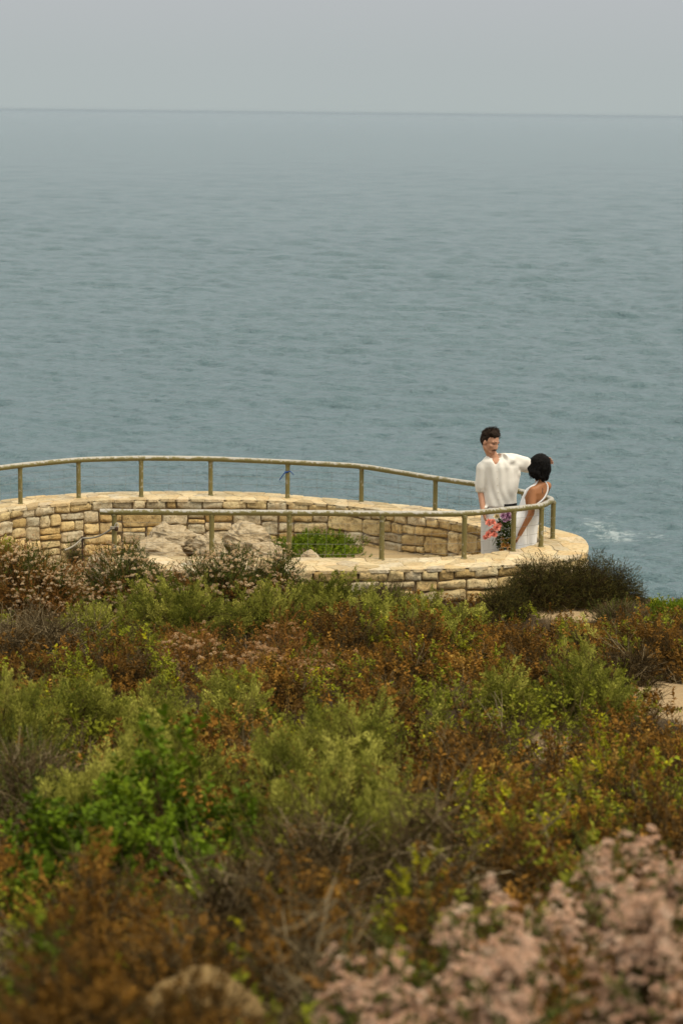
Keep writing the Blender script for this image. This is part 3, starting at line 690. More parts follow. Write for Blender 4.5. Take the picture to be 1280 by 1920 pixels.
def t_twig(rng, Ln=0.22, k=5, r=0.0022):
    parts = []
    for i in range(k):
        d = unit(np.array([rng.normal(0, .5), rng.normal(0, .5), 1.0])); p = np.zeros(3); pts = [p]
        for s_ in range(5):
            d = unit(d + rng.normal(0, 0.30, 3)); p = p + d * Ln / 5; pts.append(p)
        pts = np.array(pts); m = MB(); rr = np.linspace(r, r * 0.4, 6); tubes(m, pts[:-1], pts[1:], rr[:-1], rr[1:], 3); v = np.concatenate(m.v).astype(float); parts.append((v, m.f[0], np.full(len(v), rng.uniform(0.1, 0.9))))
        q = pts[2]; e = q + unit(d + rng.normal(0, .9, 3)) * Ln * 0.35; m = MB(); tubes(m, [q], [e], r * .6, r * .3, 3); v = np.concatenate(m.v).astype(float); parts.append((v, m.f[0], np.full(len(v), rng.uniform(0.1, 0.9))))
    return merge(parts)
RT = np.random.default_rng(77)
TP = {'plume': [t_plume(RT) for _ in range(5)], 'plume_far': [t_plume(RT, n=56, w_=0.0060) for _ in range(5)], 'rust': [t_leafy(RT, 0.07, 13, 0.019, 0.0105) for _ in range(5)], 'rustfar': [t_leafy(RT, 0.08, 11, 0.022, 0.012) for _ in range(5)],
      'green': [t_leafy(RT, 0.09, 12, 0.034, 0.019, 0.8) for _ in range(5)], 'small': [t_leafy(RT, 0.09, 16, 0.013, 0.0055, 0.7) for _ in range(5)],
      'head': [t_head(RT) for _ in range(5)], 'twig': [t_twig(RT) for _ in range(6)], 'fine': [t_twig(RT, 0.16, 6, 0.0016) for _ in range(6)], 'mat': [t_leafy(RT, 0.06, 16, 0.022, 0.006, 0.9) for _ in range(4)]}
def scatter(mb, key, pos_, dirs, rng, scale=(0.8, 1.2), tint=0.2, hue=None, mat=0):
    T = TP[key]; n = len(pos_)
    if n == 0: return
    which = rng.integers(0, len(T), n); sc = rng.uniform(*scale, n); rl = rng.uniform(0, 6.28, n); tn = rng.normal(0, tint, n)
    hu = np.broadcast_to(np.asarray(0.5 if hue is None else hue, float), (n,))
    for k in range(len(T)):
        s_ = which == k
        if s_.any(): instance(mb, T[k], pos_[s_], dirs[s_], sc[s_], rl[s_], tn[s_], hu[s_], mat)

class Plant:
    def __init__(s, c, rx, ry, h, rng, lump=0.35, droop=0.0):
        s.c = np.asarray(c, float); s.r = np.array([rx, ry, h / (1 + 0.45 * lump)]); s.rng = rng; s.lump = lump; s.seed = int(rng.integers(1, 9999))
    def surf(s, d):
        return 1 + s.lump * fbm(d * 2.3 + s.seed, s.seed % 91, 2)
    def dome(s, n, r0=0.5, r1=1.0, zmin=0.02):
        rng = s.rng; d = unit(rng.normal(size=(n, 3))); d[:, 2] = np.abs(d[:, 2]); d = unit(d + [0, 0, 0.12]); k = s.surf(d)
        r = rng.uniform(r0 ** 2, r1 ** 2, n) ** 0.5
        p = d * (k * r)[:, None] * s.r; p[:, 2] = np.maximum(p[:, 2], zmin); return s.c + p, d
    def stems(s, tips, n_main, r=0.008, mb=None, tint=None, hue=0.5, upbias=0.5):
        """main stems from the base, twigs from them out to the tips"""
        rng = s.rng; ends, d = s.dome(n_main, 0.55, 0.85); base = s.c + np.stack([rng.normal(0, .12 * s.r[0], n_main), rng.normal(0, .12 * s.r[1], n_main), np.full(n_main, -0.05)], -1)
        ctrl = base + (ends - base) * 0.45 + np.array([0, 0, 1.0]) * upbias * s.r[2] * 0.35 + rng.normal(0, .06 * s.r[0], (n_main, 3))
        ts = np.linspace(0, 1, 8); B_ = lambda t: ((1 - t) ** 2)[..., None] * base[:, None] + (2 * t * (1 - t))[..., None] * ctrl[:, None] + (t ** 2)[..., None] * ends[:, None]
        Pm = B_(np.broadcast_to(ts, (n_main, 8))) + rng.normal(0, 0.006, (n_main, 8, 3))
        rr = r * np.linspace(1, 0.35, 8); th = rng.uniform(0, 1, n_main)
        for i in range(7): tubes(mb, Pm[:, i], Pm[:, i + 1], rr[i], rr[i + 1], 4, th, hue)
        if len(tips) == 0: return
        j = np.argmin(((tips[:, None] - ends[None]) ** 2).sum(-1), 1); k = rng.integers(3, 8, len(tips)); st = Pm[j, k]; mid = (st + tips) / 2 + rng.normal(0, 0.02, (len(tips), 3)) + [0, 0, 0.01]
        tt = rng.uniform(0, 1, len(tips)); tubes(mb, st, mid, r * .32, r * .24, 3, tt, hue); tubes(mb, mid, tips, r * .24, r * .14, 3, tt, hue)

NPL = [0]
def shrub(kind, px, Y, top, hw, label, cat, depth=None, dens=1.0, name=None, group=None, **kw):
    NPL[0] += 1; rng = np.random.default_rng(500 + NPL[0] * 7)
    x = (aty(px, top, Y))[0]; zt = aty(px, top, Y)[2]; gz = kw.get('gz', float(ground_z(x, Y)) - 0.03)
    h = max(0.17, zt - gz); rx = hw / F * Y; ry = depth or max(rx * 0.8, 0.25); c = np.array([x, Y, gz])
    root = thing(name or {'sage': 'sagebrush', 'buck': 'flowering_buckwheat', 'rust': 'rusty_shrub', 'green': 'leafy_shrub', 'dead': 'bare_shrub', 'dark': 'dark_shrub', 'dry': 'dry_shrub', 'mat': 'low_plant'}[kind], c, label, cat, group)
    pl = Plant(c, rx, ry, h, rng, kw.get('lump', 0.42)); area = (rx * ry * 3.14 + 2 * (rx + ry) * h) ; fol = MB(); st = MB(); fl = MB()
    sc = kw.get('scale', 1.0) * (0.72 if Y < 6 else 1.0 if Y < 15 else 1.12); up_ = np.array([0, 0, 1.0])
    if kind == 'sage':
        n = int(420 * area * dens / sc ** 2) + 50; p, d = pl.dome(n, 0.45, 0.98); dr = d * np.array([1, 1, .6]) + up_ * rng.uniform(0.1, 1.0, n)[:, None] + rng.normal(0, .38, (n, 3))
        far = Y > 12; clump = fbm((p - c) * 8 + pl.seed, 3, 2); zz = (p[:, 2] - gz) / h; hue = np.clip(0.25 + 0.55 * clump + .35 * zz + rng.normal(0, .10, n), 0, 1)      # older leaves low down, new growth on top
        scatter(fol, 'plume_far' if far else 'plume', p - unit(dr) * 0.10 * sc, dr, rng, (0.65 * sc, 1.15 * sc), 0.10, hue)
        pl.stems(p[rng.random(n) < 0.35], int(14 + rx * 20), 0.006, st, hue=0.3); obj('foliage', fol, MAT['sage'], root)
    elif kind == 'buck':
        n = int((1000 if Y > 18 else 560) * area * dens) + 40; p, d = pl.dome(n, 0.3, 0.95); dr = d + up_ * rng.uniform(0, .5, n)[:, None] + rng.normal(0, .55, (n, 3))
        rust = kw.get('rust', 0.3); cl = fbm((p - c) * 4 + 9, 5, 2); hue = np.where(cl + rng.normal(0, .25, n) > 0.45 - rust, rng.uniform(.75, 1, n), rng.uniform(0, .65, n))
        scatter(fol, 'small', p, dr, rng, (0.9, 1.5), 0.12, hue); obj('foliage', fol, MAT['buck'], root)
        m = int(kw.get('heads', 210) * area * dens) + 20; q, d = pl.dome(m, 0.82, 1.08)
        keep = fbm((q - c) * kw.get('gs', 3.5) + 4, 8, 2) > kw.get('gap', -0.25); q = q[keep]; d = d[keep]; m = len(q); dd = d * np.array([1, 1, .5]) + up_ * 1.0
        pink = kw.get('pink', False); hs = kw.get('hs', 1.0); grp = rng.integers(2, 5)
        fp = kw.get('hp', 4)
        for k in range(fp):                                   # each umbel: a few pompoms side by side
            off = rng.normal(0, 0.017 * hs, (m, 3)) * [1, 1, 0.35]; scatter(fl, 'head', q + off, dd, rng, (0.55 * hs, 1.05 * hs), 0.12, np.clip(rng.normal(kw.get('fh', .55), .22, m), 0, 1))
        obj('flower_heads', fl, MAT['pinkflower' if pink else 'flower'], root)
        pl.stems(np.vstack([q, p[rng.random(n) < .2]]), int(12 + rx * 20), 0.006, st, hue=0.25)
    elif kind == 'rust':
        n = int(600 * area * dens / sc ** 2) + 60; p, d = pl.dome(n, 0.35, 1.0); dr = d + rng.normal(0, .5, (n, 3)) + up_ * .3
        cl = fbm((p - c) * 4.5 + 3, 5, 2); yel = kw.get('yellow', 0.15) * .75; sh = kw.get('hue', rng.uniform(.20, .42)); c2 = fbm((p - c) * 7 + 11, 15, 2); hue = np.where(cl + rng.normal(0, .07, n) > 0.70 - yel * 2, np.where(c2 > .45 - yel, rng.uniform(.9, 1, n), rng.uniform(.74, .9, n)), np.clip(sh + .22 * c2 + rng.normal(0, .06, n), 0, .64))
        scatter(fol, 'rustfar' if Y > 12 else 'rust', p, dr, rng, (0.7 * sc, 1.25 * sc), 0.07, np.clip(hue, 0, 1)); obj('foliage', fol, MAT['rust'], root)
        m = int(140 * area * dens); q, d = pl.dome(m, 0.5, 1.0); scatter(st, 'fine', q - d * .08, d + rng.normal(0, .6, (m, 3)), rng, (.7, 1.3), .2, rng.uniform(.1, .7, m)); pl.stems(p[rng.random(n) < .25], int(12 + rx * 20), 0.007, st, hue=0.35)
    elif kind == 'green':
        n = int(330 * area * dens) + 50; p, d = pl.dome(n, 0.4, 1.0); dr = d + up_ * rng.uniform(.2, 1, n)[:, None] + rng.normal(0, .25, (n, 3)); hue = np.clip(0.45 + .3 * fbm((p - c) * 5, 4, 2) + rng.normal(0, .15, n), 0, 1)
        scatter(fol, 'green', p, dr, rng, (0.75 * sc, 1.15 * sc), 0.10, hue); obj('foliage', fol, MAT['green'], root); pl.stems(p[rng.random(n) < .4], int(12 + rx * 18), 0.007, st, hue=0.3)
    elif kind == 'dead':
        m = int(260 * area * dens); q, d = pl.dome(m, 0.35, 1.0); dr = d * [1, 1, .2] + rng.normal(0, .6, (m, 3)); hb = kw.get('hue', 0.4)
        scatter(st, 'twig', q - unit(dr) * .1, dr, rng, (.7, 1.6), .2, np.clip(rng.normal(hb, .28, m), 0, 1)); pl.stems(q[::2], int(26 + rx * 30), 0.0075, st, hue=min(1, hb + .15), upbias=1.0)
    elif kind == 'dark':
        n = int(2400 * area * dens) + 50; p, d = pl.dome(n, 0.4, 1.0); dr = d + rng.normal(0, .8, (n, 3)); hue = np.clip(rng.normal(.45, .28, n), 0, 1)
        scatter(fol, 'small', p, dr, rng, (0.5, 0.9), 0.15, hue); obj('foliage', fol, MAT['dark'], root)
        m = int(380 * area * dens); q, d = pl.dome(m, 0.6, 1.03); scatter(st, 'fine', q - d * .10, d + rng.normal(0, .35, (m, 3)), rng, (.45, .85), .2, rng.uniform(0, .35, m)); pl.stems(p[rng.random(n) < .15], int(20 + rx * 20), 0.006, st, hue=0.05)
    elif kind == 'dry':
        n = int(260 * area) + 20; p, d = pl.dome(n, 0.5, 1.0); scatter(fol, 'small', p, d * [1, 1, .6] + up_ * .9 + rng.normal(0, .3, (n, 3)), rng, (.8, 1.4), .12, rng.uniform(0, .6, n)); obj('foliage', fol, MAT['buck'], root); m = int(480 * area * dens); q, d = pl.dome(m, 0.3, 1.0); scatter(st, 'fine', q - d * .1, d * [1, 1, .6] + up_ * .8 + rng.normal(0, .25, (m, 3)), rng, (.8, 1.4), .2, np.clip(rng.normal(.6, .2, m), 0, 1)); pl.stems(q[::3], 20, 0.005, st, hue=.5)
    elif kind == 'mat':
        n = int(650 * area * dens) + 50; p, d = pl.dome(n, 0.6, 1.0); dr = d + up_ * .8 + rng.normal(0, .35, (n, 3)); hue = np.clip(rng.normal(.6, .22, n), 0, 1)
        scatter(fol, 'mat', p, dr, rng, (0.8, 1.3), .12, hue); obj('foliage', fol, MAT['green'], root); pl.stems(p[rng.random(n) < .1], 12, 0.004, st, hue=.2)
    obj('stem', st, MAT['twig'], root)
    return root

SH = [
 # along the front wall, left to right
 ('buck', 55, 21.4, 1000, 135, 'rust leaved flowering bush with cream heads at the far left edge, below the curved wall', 'bush', dict(rust=.75, depth=.7, hs=.62, gap=-.25, lump=.3)),
 ('buck', 250, 21.9, 1010, 120, 'flowering bush with pinkish cream heads, below the padlocked left end post', 'bush', dict(rust=.15, depth=.6, hs=.65, gap=-.25, lump=.3)),
 ('buck', 425, 22.2, 1012, 115, 'flowering bush thick with cream heads, below the boulders', 'bush', dict(rust=.1, depth=.55, hs=.7, gap=-.25, lump=.3)),
 ('buck', 520, 22.4, 1026, 50, 'small flowering bush of pale heads covering the lit end of the front wall top', 'bush', dict(rust=.1, depth=.35, hs=.65, gap=-.25, lump=.3)),
 ('sage', 330, 20.6, 1078, 143, 'wide grey green bush under the cream flower heads', 'bush', dict(depth=.6)),
 ('sage', 180, 20.0, 1128, 99, 'dull green bush at the right of the dark tangle of bare twigs', 'bush', dict(depth=.4)),
 ('sage', 500, 20.8, 1096, 99, 'feathery grey green bush right of the wide one under the flower heads', 'bush', dict(depth=.45)),
 ('sage', 610, 22.2, 1056, 94, 'olive green bush covering the lower stones of the front wall, left of its bare face', 'bush', dict(depth=.5)),
 ('dry', 720, 22.6, 1088, 60, 'brownish dry bush against the middle of the front wall', 'bush', dict(depth=.35)),
 ('sage', 700, 21.6, 1104, 99, 'sprawling grey green bush before the brownish dry bush by the wall', 'bush', dict(depth=.5)),
 ('sage', 790, 22.3, 1112, 61, 'small pale green bush at the foot of the bare wall stones', 'bush', dict(depth=.3)),
 ('sage', 870, 21.6, 1128, 61, 'low pale green bush left of the dark rounded bush', 'bush', dict(depth=.3)),
 ('dark', 1110, 23.4, 1044, 112, 'large rounded dark brown bush in front of the right end of the wall', 'bush', dict(depth=.55, lump=.2)),
 ('dark', 1015, 23.1, 1044, 84, 'dark twiggy bush hiding the corner of the wall below the couple', 'bush', dict(depth=.4, lump=.3)),
 ('dark', 945, 22.5, 1085, 55, 'small dark bush leaning on the wall at the left of the dark twiggy one', 'bush', dict(depth=.3, lump=.3)),
 ('dry', 1160, 22.0, 1120, 52, 'pale pinkish dry bush beside the sand patch and the large dark bush', 'bush', dict(depth=.3)),
 ('mat', 1275, 22.2, 1128, 68, 'bright green low plant at the cliff edge by the right side', 'plant', dict(depth=.4)),
 ('dead', 75, 19.0, 1143, 135, 'tangled heap of bare grey twigs at the left', 'bush', dict(depth=.7, hue=.5)),
 ('dead', 1180, 17.3, 1215, 60, 'dark bare twigs behind the big feathery bush on the right', 'bush', dict(depth=.4, hue=.15)),
 # middle band
 ('buck', 540, 17.2, 1190, 120, 'dry orange brown flowering bush with tan heads in the middle', 'bush', dict(rust=.9, depth=.7, heads=330, hs=.7, fh=.1)),
 ('buck', 370, 17.6, 1188, 80, 'faded tan flowering bush left of the orange brown one', 'bush', dict(rust=.8, depth=.5, heads=260, hs=.7, fh=.25, lump=.25)),
 ('rust', 640, 18.5, 1150, 110, 'rust brown bush below the sprawling grey green bush', 'bush', dict(depth=.6)),
 ('rust', 800, 18.6, 1150, 110, 'rust and yellow bush below the bare wall stones', 'bush', dict(depth=.6, yellow=.3)),
 ('rust', 950, 19.4, 1150, 100, 'rusty bush in front of the small dark bush', 'bush', dict(depth=.6)),
 ('rust', 1110, 20.2, 1162, 90, 'rusty bush in front of the sand patch', 'bush', dict(depth=.5)),
 ('rust', 1235, 18.6, 1160, 90, 'orange brown bush at the right side above the sandy path', 'bush', dict(depth=.6)),
 ('rust', 740, 16.0, 1215, 110, 'orange brown bush in the middle, right of the tan flowering bush', 'bush', dict(depth=.6)),
 ('rust', 1000, 16.6, 1195, 90, 'rust brown bush behind the two feathery bushes on the right', 'bush', dict(depth=.6, yellow=.25)),
 ('rust', 880, 15.6, 1230, 90, 'dark rust bush left of the right hand feathery bushes', 'bush', dict(depth=.6)),
 ('rust', 700, 13.2, 1280, 110, 'brown leaved bush in the middle of the slope', 'bush', dict(depth=.6)),
 ('rust', 860, 11.5, 1345, 110, 'dark rust bush flecked with yellow leaves right of the middle feathery bush', 'bush', dict(depth=.6, yellow=.3)),
 ('rust', 1190, 12.6, 1345, 110, 'orange bush before the big feathery bush on the right', 'bush', dict(depth=.6, yellow=.25)),
 ('rust', 1160, 10.0, 1405, 130, 'rust bush dotted with bright yellow green leaves on the right', 'bush', dict(depth=.6, yellow=.5)),
 ('rust', 950, 9.4, 1440, 110, 'brown bush dotted with yellow leaves right of centre', 'bush', dict(depth=.5, yellow=.42)),
 ('rust', 1250, 8.0, 1450, 80, 'rusty bush at the right edge above the pink flowers', 'bush', dict(depth=.5, yellow=.2)),
 ('sage', 1105, 14.2, 1192, 112, 'big feathery grey green bush on the right', 'bush', dict(depth=.5)),
 ('sage', 945, 14.3, 1238, 66, 'smaller feathery bush at the left of the big one on the right', 'bush', dict(depth=.35)),
 ('sage', 820, 12.6, 1292, 50, 'lone pale green sprig among the rusty bushes', 'bush', dict(depth=.2)),
 ('sage', 160, 12.4, 1240, 150, 'light green feathery bush on the left, below the bare twigs', 'bush', dict(depth=.5)),
 ('sage', 300, 12.6, 1262, 100, 'yellow green feathery bush right of the light green one', 'bush', dict(depth=.4)),
 ('sage', 20, 11.6, 1262, 100, 'olive feathery bush at the left edge', 'bush', dict(depth=.4)),
 ('sage', 440, 13.2, 1248, 100, 'olive bush between the left feathery bushes and the tan flowers', 'bush', dict(depth=.4)),
 ('sage', 640, 10.4, 1305, 138, 'feathery green bush in the centre of the slope', 'bush', dict(depth=.5)),
 ('sage', 540, 9.6, 1345, 119, 'pale feathery bush left of the central one', 'bush', dict(depth=.4)),
 ('sage', 690, 8.8, 1375, 138, 'long sprayed feathery bush just below the central one', 'bush', dict(depth=.4)),
 ('sage', 330, 10.0, 1325, 170, 'wide olive feathery bush behind the bright green leafy bush', 'bush', dict(depth=.4)),
 ('dry', 60, 9.4, 1370, 130, 'dark brown dry bush at the left edge', 'bush', dict(depth=.4)),
 ('green', 290, 7.6, 1405, 170, 'bright green leafy bush on the left', 'bush', dict(depth=.42)),
 ('green', 100, 7.2, 1510, 80, 'small green leafy bush at the left of the bright green one', 'bush', dict(depth=.28)),
 ('dead', 600, 6.9, 1500, 110, 'grey brown tangle of dry twigs right of the bright green bush', 'bush', dict(depth=.45, hue=.35)),
 ('dead', 800, 6.8, 1530, 110, 'brown tangle of dry twigs above the pink flowers', 'bush', dict(depth=.45, hue=.45)),
 ('dead', 430, 6.0, 1625, 110, 'dark brown tangle of twigs below the bright green bush', 'bush', dict(depth=.4, hue=.35)),
 ('rust', 800, 5.8, 1620, 100, 'low bush with bright yellow leaves beside the pink flowers', 'bush', dict(depth=.3, yellow=.6)),
 ('rust', 180, 5.8, 1600, 150, 'orange and brown bush below the bright green bush', 'bush', dict(depth=.4, yellow=.25)),
 ('rust', 560, 5.2, 1680, 120, 'rust brown bush at the left of the pink flower spread', 'bush', dict(depth=.3, yellow=.2)),
 ('dead', 640, 4.9, 1730, 90, 'pale twigs showing between the rust brown bush and the pink flowers', 'bush', dict(depth=.25, hue=.7)),
 # nearest
 ('green', 70, 4.7, 1738, 120, 'soft green clump at the lower left edge', 'bush', dict(depth=.25)),
 ('rust', 90, 3.75, 1772, 250, 'blurred orange brown bush in the lower left corner', 'bush', dict(depth=.3, dens=3.2, scale=.8, hue=.24, yellow=.05, lump=.2)),
 ('rust', 370, 3.65, 1836, 200, 'blurred dark rust bush at the bottom, left of centre', 'bush', dict(depth=.25, dens=3.2, scale=.8, hue=.18, yellow=.05, lump=.2)),
 ('buck', 1235, 5.3, 1545, 115, 'tall spread of dusty pink flowers at the right edge', 'bush', dict(rust=.1, depth=.4, pink=True, heads=2100, hs=.48, hp=3, gs=7, gap=-.16, lump=.22)),
 ('buck', 1145, 5.05, 1602, 110, 'bank of dusty pink flowers between the tall spread and the sloping one', 'bush', dict(rust=.1, depth=.32, pink=True, heads=2100, hs=.48, hp=3, gs=7, gap=-.16, lump=.2)),
 ('buck', 945, 4.6, 1706, 105, 'bank of dusty pink flowers between the sloping spread and the low one', 'bush', dict(rust=.1, depth=.3, pink=True, heads=2100, hs=.48, hp=3, gs=7, gap=-.16, lump=.2)),
 ('buck', 750, 4.3, 1782, 95, 'thin bank of pink flowers left of the low spread at the bottom centre', 'bush', dict(rust=.1, depth=.25, pink=True, heads=2100, hs=.48, hp=3, gs=7, gap=-.16, lump=.2)),
 ('buck', 1050, 4.8, 1655, 120, 'sloping spread of dusty pink flowers left of the tall one', 'bush', dict(rust=.1, depth=.32, pink=True, heads=2100, hs=.48, hp=3, gs=7, gap=-.16, lump=.22)),
 ('buck', 850, 4.4, 1748, 130, 'low spread of dusty pink flowers at the bottom centre', 'bush', dict(rust=.1, depth=.28, pink=True, heads=2100, hs=.48, hp=3, gs=7, gap=-.16, lump=.22)),
 ('buck', 660, 4.2, 1800, 100, 'sparse pink flowers at the bottom, the leftmost of the pink spreads', 'bush', dict(rust=.2, depth=.22, pink=True, heads=2100, hs=.48, hp=3, gs=7, gap=-.16, lump=.22)),
 ('buck', 1220, 4.1, 1700, 150, 'nearest pink flowering bush in the lower right corner', 'bush', dict(rust=.1, depth=.28, pink=True, heads=2100, hs=.48, hp=3, gs=7, gap=-.16, lump=.22)),
 ('buck', 960, 3.8, 1800, 150, 'nearest pink flowering bush at the bottom, right of centre', 'bush', dict(rust=.2, depth=.25, pink=True, heads=2100, hs=.48, hp=3, gs=7, gap=-.16, lump=.22)),
 ('sage', 520, 8.2, 1420, 130, 'soft olive feathery bush right of the bright green leafy bush', 'bush', dict(depth=.4)),
 ('sage', 700, 7.4, 1470, 110, 'olive feathery bush above the tangles of dry twigs', 'bush', dict(depth=.3)),
 ('sage', 180, 9.2, 1370, 120, 'grey green feathery bush behind the small green leafy bush on the left', 'bush', dict(depth=.35)),
 ('sage', 780, 20.2, 1128, 120, 'flat olive bush in front of the small pale green bush by the bare wall stones', 'bush', dict(depth=.5)),
 ('rust', 500, 15.2, 1225, 120, 'rust brown bush below the dry orange brown flowering bush', 'bush', dict(depth=.5, yellow=.3)),
 ('rust', 60, 15.8, 1205, 110, 'rusty low bush below the heap of bare grey twigs', 'bush', dict(depth=.5, yellow=.2)),
 ('rust', 230, 16.4, 1195, 110, 'brown bush right of the rusty low one under the bare twigs', 'bush', dict(depth=.5, yellow=.3)),
 ('rust', 600, 6.1, 1590, 120, 'yellow flecked brown bush in the tangle left of the pink flowers', 'bush', dict(depth=.3, yellow=.35)),
 ('rust', 960, 7.2, 1530, 120, 'golden brown bush directly above the pink flowers', 'bush', dict(depth=.3, yellow=.4)),
 ('rust', 1090, 8.4, 1470, 120, 'orange and lime bush above the tall spread of pink flowers', 'bush', dict(depth=.35, yellow=.5)),
 ('rust', 330, 5.1, 1690, 140, 'brown orange bush above the low tan rock', 'bush', dict(depth=.3, yellow=.25)),
]
for k, px, Y, top, hw, lab, cat, kw in SH: shrub(k, px, Y, top, hw, lab, cat, **kw)
shrub('mat', 585, 26.75, 1006, 98, 'bright green low plant growing inside the wall beside the boulders', 'plant', depth=.5, gz=-0.02, dens=1.5, lump=.3)
shrub('sage', 8, 26.2, 1000, 24, 'small green plant growing at the foot of the curved wall by the left edge', 'plant', depth=.15, gz=0.0)
shrub('dry', 138, 26.2, 1018, 20, 'tiny dry plant at the foot of the curved wall beside the iron stake', 'plant', depth=.12, gz=0.0)
boulder(375, 1836, 4.45, 130, 0.14, 'blurred low tan rock near the bottom, left of centre', 41, mat='tan', rough=.7, base=aty(375, 1866, 4.45)[2])

# ------------------------------------------------------------------ ground cover between the bushes: one mass
def cover():
    rng = np.random.default_rng(9); n = 21000
    Y = rng.uniform(2.0 ** 1.6, 23.4 ** 1.6, n) ** (1 / 1.6); X = rng.uniform(-1, 1, n) * (0.30 * Y + 1.2)
    ok = (~inside(OUTP, X, Y + 0.1)) & (sand_mask(X, Y) < rng.uniform(0.15, 0.7, n)); X, Y = X[ok], Y[ok]; n = len(X)
    h = 0.05 + 0.17 * np.clip(n2(X * 1.6, Y * 1.3, 41) + 0.5, 0, 1.4); u_ = rng.uniform(0.1, 1, n); D = np.array([0, 0, 1.0]) + rng.normal(0, .6, (n, 3)); pat = n2(X * 1.1 + 30, Y * 1.1, 43); k = rng.random(n)
    far = Y > 12
    pat2 = n2(X * 1.3 - 20, Y * 0.9 + 7, 47); pat3 = n2(X * 2.3 + 5, Y * 1.6, 48)
    hue = np.where(pat2 + rng.normal(0, .12, n) > .12, np.clip(rng.normal(.82, .04, n), .7, .95), np.clip(.30 + .25 * pat3 + rng.normal(0, .07, n), 0, .62))
    hue = np.where(pat3 + rng.normal(0, .08, n) > .8, rng.uniform(.9, 1, n), hue)
    h *= np.interp(Y, [0, 20.5, 22], [1, 1, .35])
    P = np.stack([X, Y, ground_z(X, Y) + h * u_], -1); a = MB(); s1 = pat > -0.30
    scatter(a, 'rustfar', P[s1], D[s1], rng, (0.9, 1.6), .12, hue[s1]); scatter(a, 'rustfar', P[s1] + rng.normal(0, .05, (s1.sum(), 3)) * [1, 1, .4], D[s1] + rng.normal(0, .4, (s1.sum(), 3)), rng, (.9, 1.5), .12, hue[s1])
    s2 = rng.random(n) < 0.45; scatter(a, 'fine', P[s2] - [0, 0, .05], D[s2], rng, (.8, 1.6), .2, np.clip(rng.normal(.4, .25, s2.sum()), 0, 1), mat=1)
    obj('ground_cover', a, [MAT['rust'], MAT['twig']], kind='stuff')
cover()
# ------------------------------------------------------------------ sea haze
def haze():
    W_, z0, z1 = 70000.0, -24.0, 9.0
    V = [(x, y, z) for z in (z0, z1) for x, y in ((-W_, -W_), (W_, -W_), (W_, W_), (-W_, W_))]
    mb = MB(); mb.add(np.array(V), [[0, 3, 2, 1], [4, 5, 6, 7], [0, 1, 5, 4], [1, 2, 6, 5], [2, 3, 7, 6], [3, 0, 4, 7]])
    m = bpy.data.materials.new('haze_air'); m.use_nodes = True; N, L = m.node_tree.nodes, m.node_tree.links
    N.remove(N['Principled BSDF']); v = N.new('ShaderNodeVolumePrincipled'); v.inputs['Color'].default_value = (0.47, 0.56, 0.64, 1); v.inputs['Density'].default_value = 0.000028
    v.inputs['Anisotropy'].default_value = 0.0; L.new(v.outputs[0], N['Material Output'].inputs['Volume']); obj('haze', mb, m, smooth=False, kind='stuff')
haze()
#PEOPLE
# ------------------------------------------------------------------ the couple
def cloth_mat(name, col, col2, wv=0.5, wscale=180):
    m, N, L, B = mat_new(name); g = pos(N); P = g.outputs['Position']
    n1 = nz(N, L, 7, 4, vec=P); n2_ = nz(N, L, wscale, 3, vec=P)
    L.new(mixc(N, L, n1.outputs[0], col, col2), B.inputs['Base Color']); B.inputs['Roughness'].default_value = 0.9; B.inputs['Specular IOR Level'].default_value = 0.15
    bump(N, L, B, n2_.outputs[0], wv * .6, 0.002); return m
MAT['shirt'] = cloth_mat('cream_knit', (0.70, 0.67, 0.60), (0.77, 0.74, 0.68))
MAT['trousers'] = cloth_mat('white_cotton', (0.56, 0.55, 0.52), (0.64, 0.63, 0.60), .3)
MAT['dress'] = cloth_mat('white_dress_cloth', (0.72, 0.72, 0.72), (0.78, 0.78, 0.78), .2)
MAT['skinA'] = simple('fair_skin', (0.42, 0.215, 0.130), 0.6, (20, (0.48, 0.255, 0.16)))
MAT['skinB'] = simple('brown_skin', (0.30, 0.125, 0.050), 0.5, (16, (0.36, 0.155, 0.065)))
MAT['hairA'] = simple('dark_brown_hair', (0.012, 0.007, 0.004), 0.75, (60, (0.030, 0.017, 0.010)), (90, .8, .01), spec=.15)
MAT['hairB'] = simple('black_hair', (0.0035, 0.003, 0.003), 0.75, (60, (0.007, 0.006, 0.005)), (70, .9, .012), spec=.12)
MAT['belt'] = simple('black_leather', (0.012, 0.011, 0.011), 0.4)
MAT['tattoo'] = simple('tattoo_ink', (0.070, 0.045, 0.035), 0.6)
MAT['eyewhite'] = simple('eye_white', (0.30, 0.26, 0.23), 0.6); MAT['eyedark'] = simple('eye_iris', (0.05, 0.03, 0.02), 0.6)  # eye whites greyed: shade under the brow put into their colour
MAT['button'] = simple('pearl_button', (0.6, 0.55, 0.45), 0.3); MAT['shoe'] = simple('tan_leather', (0.20, 0.12, 0.06), 0.6)
MAT['lip'] = simple('lip', (0.40, 0.17, 0.12), 0.5)

